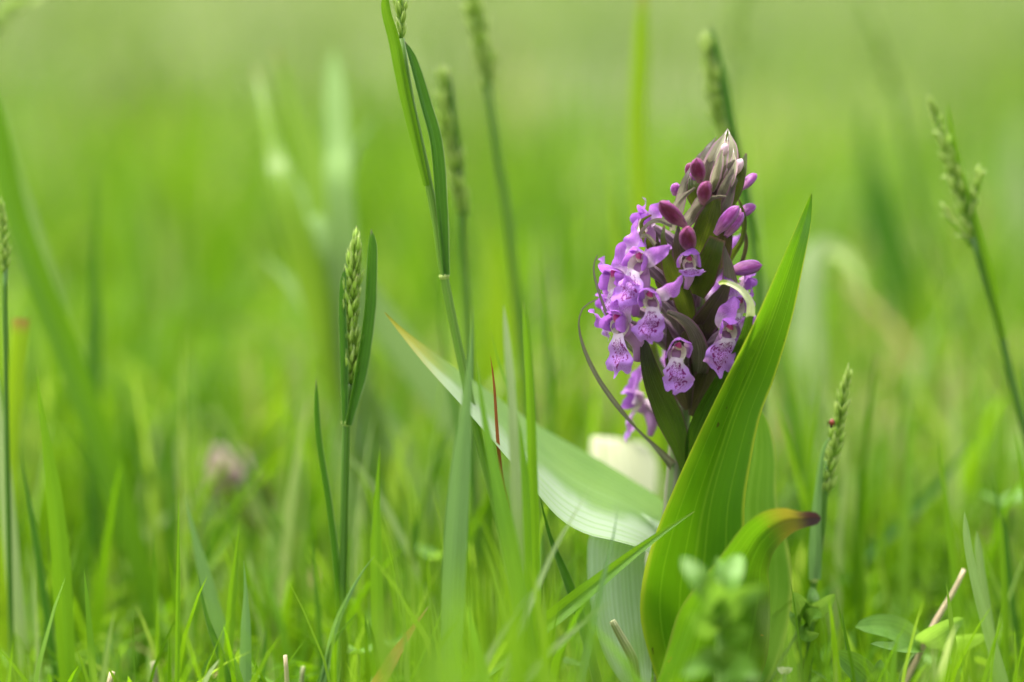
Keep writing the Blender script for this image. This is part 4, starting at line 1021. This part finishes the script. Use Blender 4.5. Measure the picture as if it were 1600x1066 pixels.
herb('little round leaved herb at the foot of the pale seed head', 'herb', [(1254, 950), (1246, 985), (1228, 1020), (1204, 1066)], 6,
     [([(1256, 965, .70), (1250, 945, .695), (1240, 925, .69)], 26), ([(1258, 960, .70), (1268, 940, .695), (1270, 918, .70)], 24, .3, .5), ([(1262, 965, .70), (1280, 950, .695), (1305, 928, .69)], 26, .3, .3), ([(1258, 972, .70), (1272, 962, .69), (1284, 965, .685)], 26, .2, -.4),
      ([(1254, 978, .70), (1262, 992, .69), (1280, 990, .685)], 22, .2, .4), ([(1250, 972, .70), (1240, 968, .69), (1234, 955, .69)], 22, .2, .3)], .70, HERB)
def clover(label, stem, cx, cy, d, rad, mat, leaves=3, rot=0.0, tilt=.35, cat='clover'):
    q = path3(stem, d, d)
    t = empty('clover', q[0]); tag(t, label, cat)
    m = M(); tube(m, q, [MM(5, d) * .5, MM(4, d) * .5], 12, 7); m.build('stem', STEM_HP, t)
    c = P(cx, cy, d)
    for k in range(leaves):
        a = rot + k * 2 * math.pi / leaves
        dr = np.array([math.cos(a), math.sin(a), tilt + .2 * math.sin(a * 3)])
        m = M(); ribbon(m, [c, c + dr * MM(rad) * .5, c + dr * MM(rad) * (1 - .1 * abs(tilt)) + np.array([0, 0, -MM(rad) * .08])], MM(rad) * .82, 'oval', 12, 7, -.2, 0, 0, ref=(0, 0, 1)); m.build('leaflet', mat, t)
    return t
herb('broad leaved dark clover lying low beside the dry stem at the lower right', 'clover', [(1440, 1010), (1416, 1040), (1400, 1080)], 7,
     [([(1440, 1010, .70), (1390, 985, .695), (1336, 980, .69)], 46, .3, .6), ([(1440, 1005, .70), (1470, 985, .69), (1506, 966, .69)], 40, .3, .5), ([(1436, 1016, .70), (1400, 1015, .68), (1360, 1006, .675)], 34, .2, 1.1), ([(1460, 1010, .71), (1500, 1000, .705), (1540, 992, .70)], 40, .2, .9)], .70, HERB, name='clover', leafname='leaflet')
herb('toothed small leaf at the bottom edge below the broad leaved clover', 'herb', [(1366, 1066), (1372, 1085)], 6, [([(1366, 1075, .68), (1335, 1045, .675), (1302, 1020, .67)], 44, .3, .4), ([(1366, 1075, .68), (1372, 1052, .675), (1376, 1030, .675)], 26, .3, .2)], .68, HERB_P)
clover('scalloped clover leaf blurred left of the tall broad bluish blade', [(690, 880), (686, 960), (680, 1040)], 690, 872, .76, 52, HERB, 3, .6, .3)
clover('small clover low on the right beside the blunt pair of blades', [(1470, 1040), (1474, 1080)], 1470, 1040, .72, 34, HERB_P, 3, .2)
clover('clover leaf half hidden at the right edge behind the slim blades', [(1582, 800), (1580, 900)], 1580, 790, .78, 60, HERB_P, 3, 1.0, .5)
clover('small clover at the bottom beside the orange dry blade', [(560, 1020), (560, 1080)], 560, 1022, .70, 30, HERB_P, 3, .5)
clover('low clover at the bottom under the long folded blade', [(900, 1040), (904, 1090)], 900, 1040, .70, 28, HERB_P, 3, .1)
clover('dim clover at the bottom left of the tall broad bluish blade', [(620, 1010), (622, 1080)], 618, 1008, .73, 34, HERB, 3, .9)

m = M(); q = path3([(1507, 890), (1490, 925), (1466, 965), (1448, 1000)], .70, .70); tube(m, q, [MM(13) * .5, MM(13) * .5, MM(11) * .45, MM(7) * .5], 16, 9, 3, .12)
tag(m.build('dry_stem', STRAW, origin=q[0]), 'broken tan dry stem leaning right out of the broad leaved clover', 'dry stem')
m = M(); q = [P(992, 1040, .672), P(984, 1018, .672), P(968, 990, .672), P(957, 970, .672)]
q = [P(1000, 1110, .675)] + q; tube(m, q, [MM(8) * .5, MM(12) * .5, MM(14) * .5, MM(10) * .5], 16, 9, 4, .12)
tag(m.build('dry_stem', STUB, origin=q[0]), 'whitish crusty dry stem in front of the drooping orchid leaf', 'dry stem')
for lab, pts, wd, d, mt in (('cut whitish grass stub at the bottom left, by the thin upright blade', [(240, 1034), (243, 1060), (245, 1090)], 12, .70, STUB),
                            ('pale cut stub behind the bottom of the pale upright blade', [(437, 930), (440, 985), (444, 1040)], 20, .82, STUB),
                            ('small tan stub at the bottom right of the pale upright blade', [(446, 1024), (448, 1050), (450, 1090)], 8, .68, STRAW),
                            ('tan tipped stub at the bottom edge beside the corner', [(176, 1050), (172, 1066), (168, 1090)], 12, .68, STRAW),
                            ('pale pointed stub low below the rusty thread', [(811, 970), (815, 1010), (818, 1070)], 9, .68, STUB),
                            ('little pale stub low between the dark short blade and the orange blade', [(474, 1042), (472, 1060), (470, 1090)], 8, .70, STUB)):
    m = M(); q = path3(pts, d, d); tube(m, q, [MM(wd, d) * .5, MM(wd, d) * .55, MM(wd, d) * .4], 10, 9, 3, .12)
    tag(m.build('grass_stub', mt, origin=q[0]), lab, 'stub', 'cut grass stubs in the turf')
blade('brown crumpled dead leaf low on the left behind the wide greyish blade', DRY_O, [(318, 985), (296, 975), (276, 990), (282, 1040)], [30, 44, 40, 30], .80, .80, 'oval', .5, name='dead_leaf', cat='dead leaf', group='dead leaves in the turf')
blade('tan dead leaf blurred behind the pale cut stub on the lower left', DRY_S, [(430, 935), (436, 960), (446, 1000)], [24, 30, 22], .86, .86, 'oval', .4, name='dead_leaf', cat='dead leaf', group='dead leaves in the turf')
edge = [P(938, 812, .80), P(950, 770, .80), P(942, 730, .80), P(932, 690, .80)]
cl = empty('pale_leaf', (edge[0][0], .80, 0)); tag(cl, 'cream white bleached leaf blurred behind the orchid stem', 'leaf')
edge_leaf('leaf_blade', [(960, 960, .78, 1010, 960, .78), (946, 860, .78, 1022, 860, .78), (926, 780, .78, 1034, 790, .78), (922, 712, .775, 1030, 735, .78), (926, 680, .77, 1016, 700, .78), (944, 694, .77, 996, 690, .78)], CREAM, cl, n=24, nx=9, keel=.1)
# a tiny white flower head near the bottom edge
c = P(1226, 1052, .69)
wf = empty('white_flower', (c[0], .69, 0)); tag(wf, 'tiny white flower at the bottom edge beside the orchid leaves', 'flower')
m = M(); tube(m, [np.array((c[0], c[1], 0)), c], MM(3), 6, 6); m.build('stem', STEM_HP, wf)
for k in range(7):
    a = k * .9; dr = np.array([math.cos(a), math.sin(a) * .8, .7])
    m = M(); ribbon(m, [c, c + dr * MM(6), c + dr * MM(12)], MM(8), 'oval', 6, 3, .2, 0, ref=(0, -1, .5)); m.build('petal', CREAM, wf)

# brown beetle on the pale seed head
q_ = NT('beetle_brown'); BEET = q_.shader((.20, .035, .012), (0, 0, 0), 0, .3, .5)
q_ = NT('beetle_dark'); BEETD = q_.shader((.03, .012, .008), (0, 0, 0), 0, .35, .5)
c = P(1299, 665, .700)
bt = empty('beetle', c); tag(bt, 'small reddish brown beetle clinging to the pale seed head', 'beetle')
m = M(); lathe(m, c, (.12, 0, 1), MM(11), [MM(2), MM(4), MM(4.6), MM(4.4), MM(3), MM(1)], 12); m.build('wing_case', BEET, bt)
m = M(); lathe(m, c + np.array((.12, 0, 1)) * -MM(4), (.12, 0, 1), MM(5), [MM(1), MM(2.4), MM(2.6), MM(2)], 10); m.build('head', BEETD, bt)
for s in (-1, 1):
    for k in range(3):
        b = c + np.array((0, 0, MM(2 + 3 * k)))
        m = M(); tube(m, [b, b + np.array((s * MM(5), -MM(1), -MM(1))), b + np.array((s * MM(6), MM(2), -MM(4)))], MM(.5), 6, 5); m.build('leg', BEETD, bt)

# a second, fading orchid far behind on the left
OB = P(372, 900, 0.90); OB[2] = 0
o2 = empty('orchid', OB); tag(o2, 'faded pinkish orchid blurred far behind on the lower left', 'orchid')
top = P(346, 705, 0.90); mid_ = P(366, 790, 0.90)
m = M(); tube(m, [OB, P(384, 850, 0.90), mid_, top], [.003, .003, .0025, .001], 20, 8); m.build('stem', STEM_O, o2)
OLDM = petal_mat('faded_petal', (.40, .31, .24), (.46, .34, .31), (.44, .33, .33), (.42, .3, .28), tr=.25)
OLDB = leaf_mat('faded_bract', (.05, .025, .02), (.08, .04, .025), (.10, .05, .03), tr=.15)
for k in range(46):
    f = k / 45; a = k * 2.4
    c = mid_ * (1 - f) + top * f + np.array((0, 0, -.004))
    dr = np.array([math.cos(a), math.sin(a), .35])
    m = M(); ribbon(m, [c, c + dr * .006, c + dr * (.0115 - .004 * f)], .0085, 'oval', 8, 5, .3, 0, ref=(0, -1, .6)); m.build('petal', OLDM, o2)
for k in range(30):
    f = k / 29; a = k * 2.4 + 1
    c = P(392, 880, 0.90) * (1 - f) + mid_ * f
    dr = np.array([math.cos(a), math.sin(a), .2])
    m = M(); ribbon(m, [c, c + dr * .006 + np.array((0, 0, .004)), c + dr * .008 + np.array((0, 0, .011))], .009, 'lance', 8, 5, .3, 0, ref=(0, -1, .6)); m.build('bract', OLDB, o2)
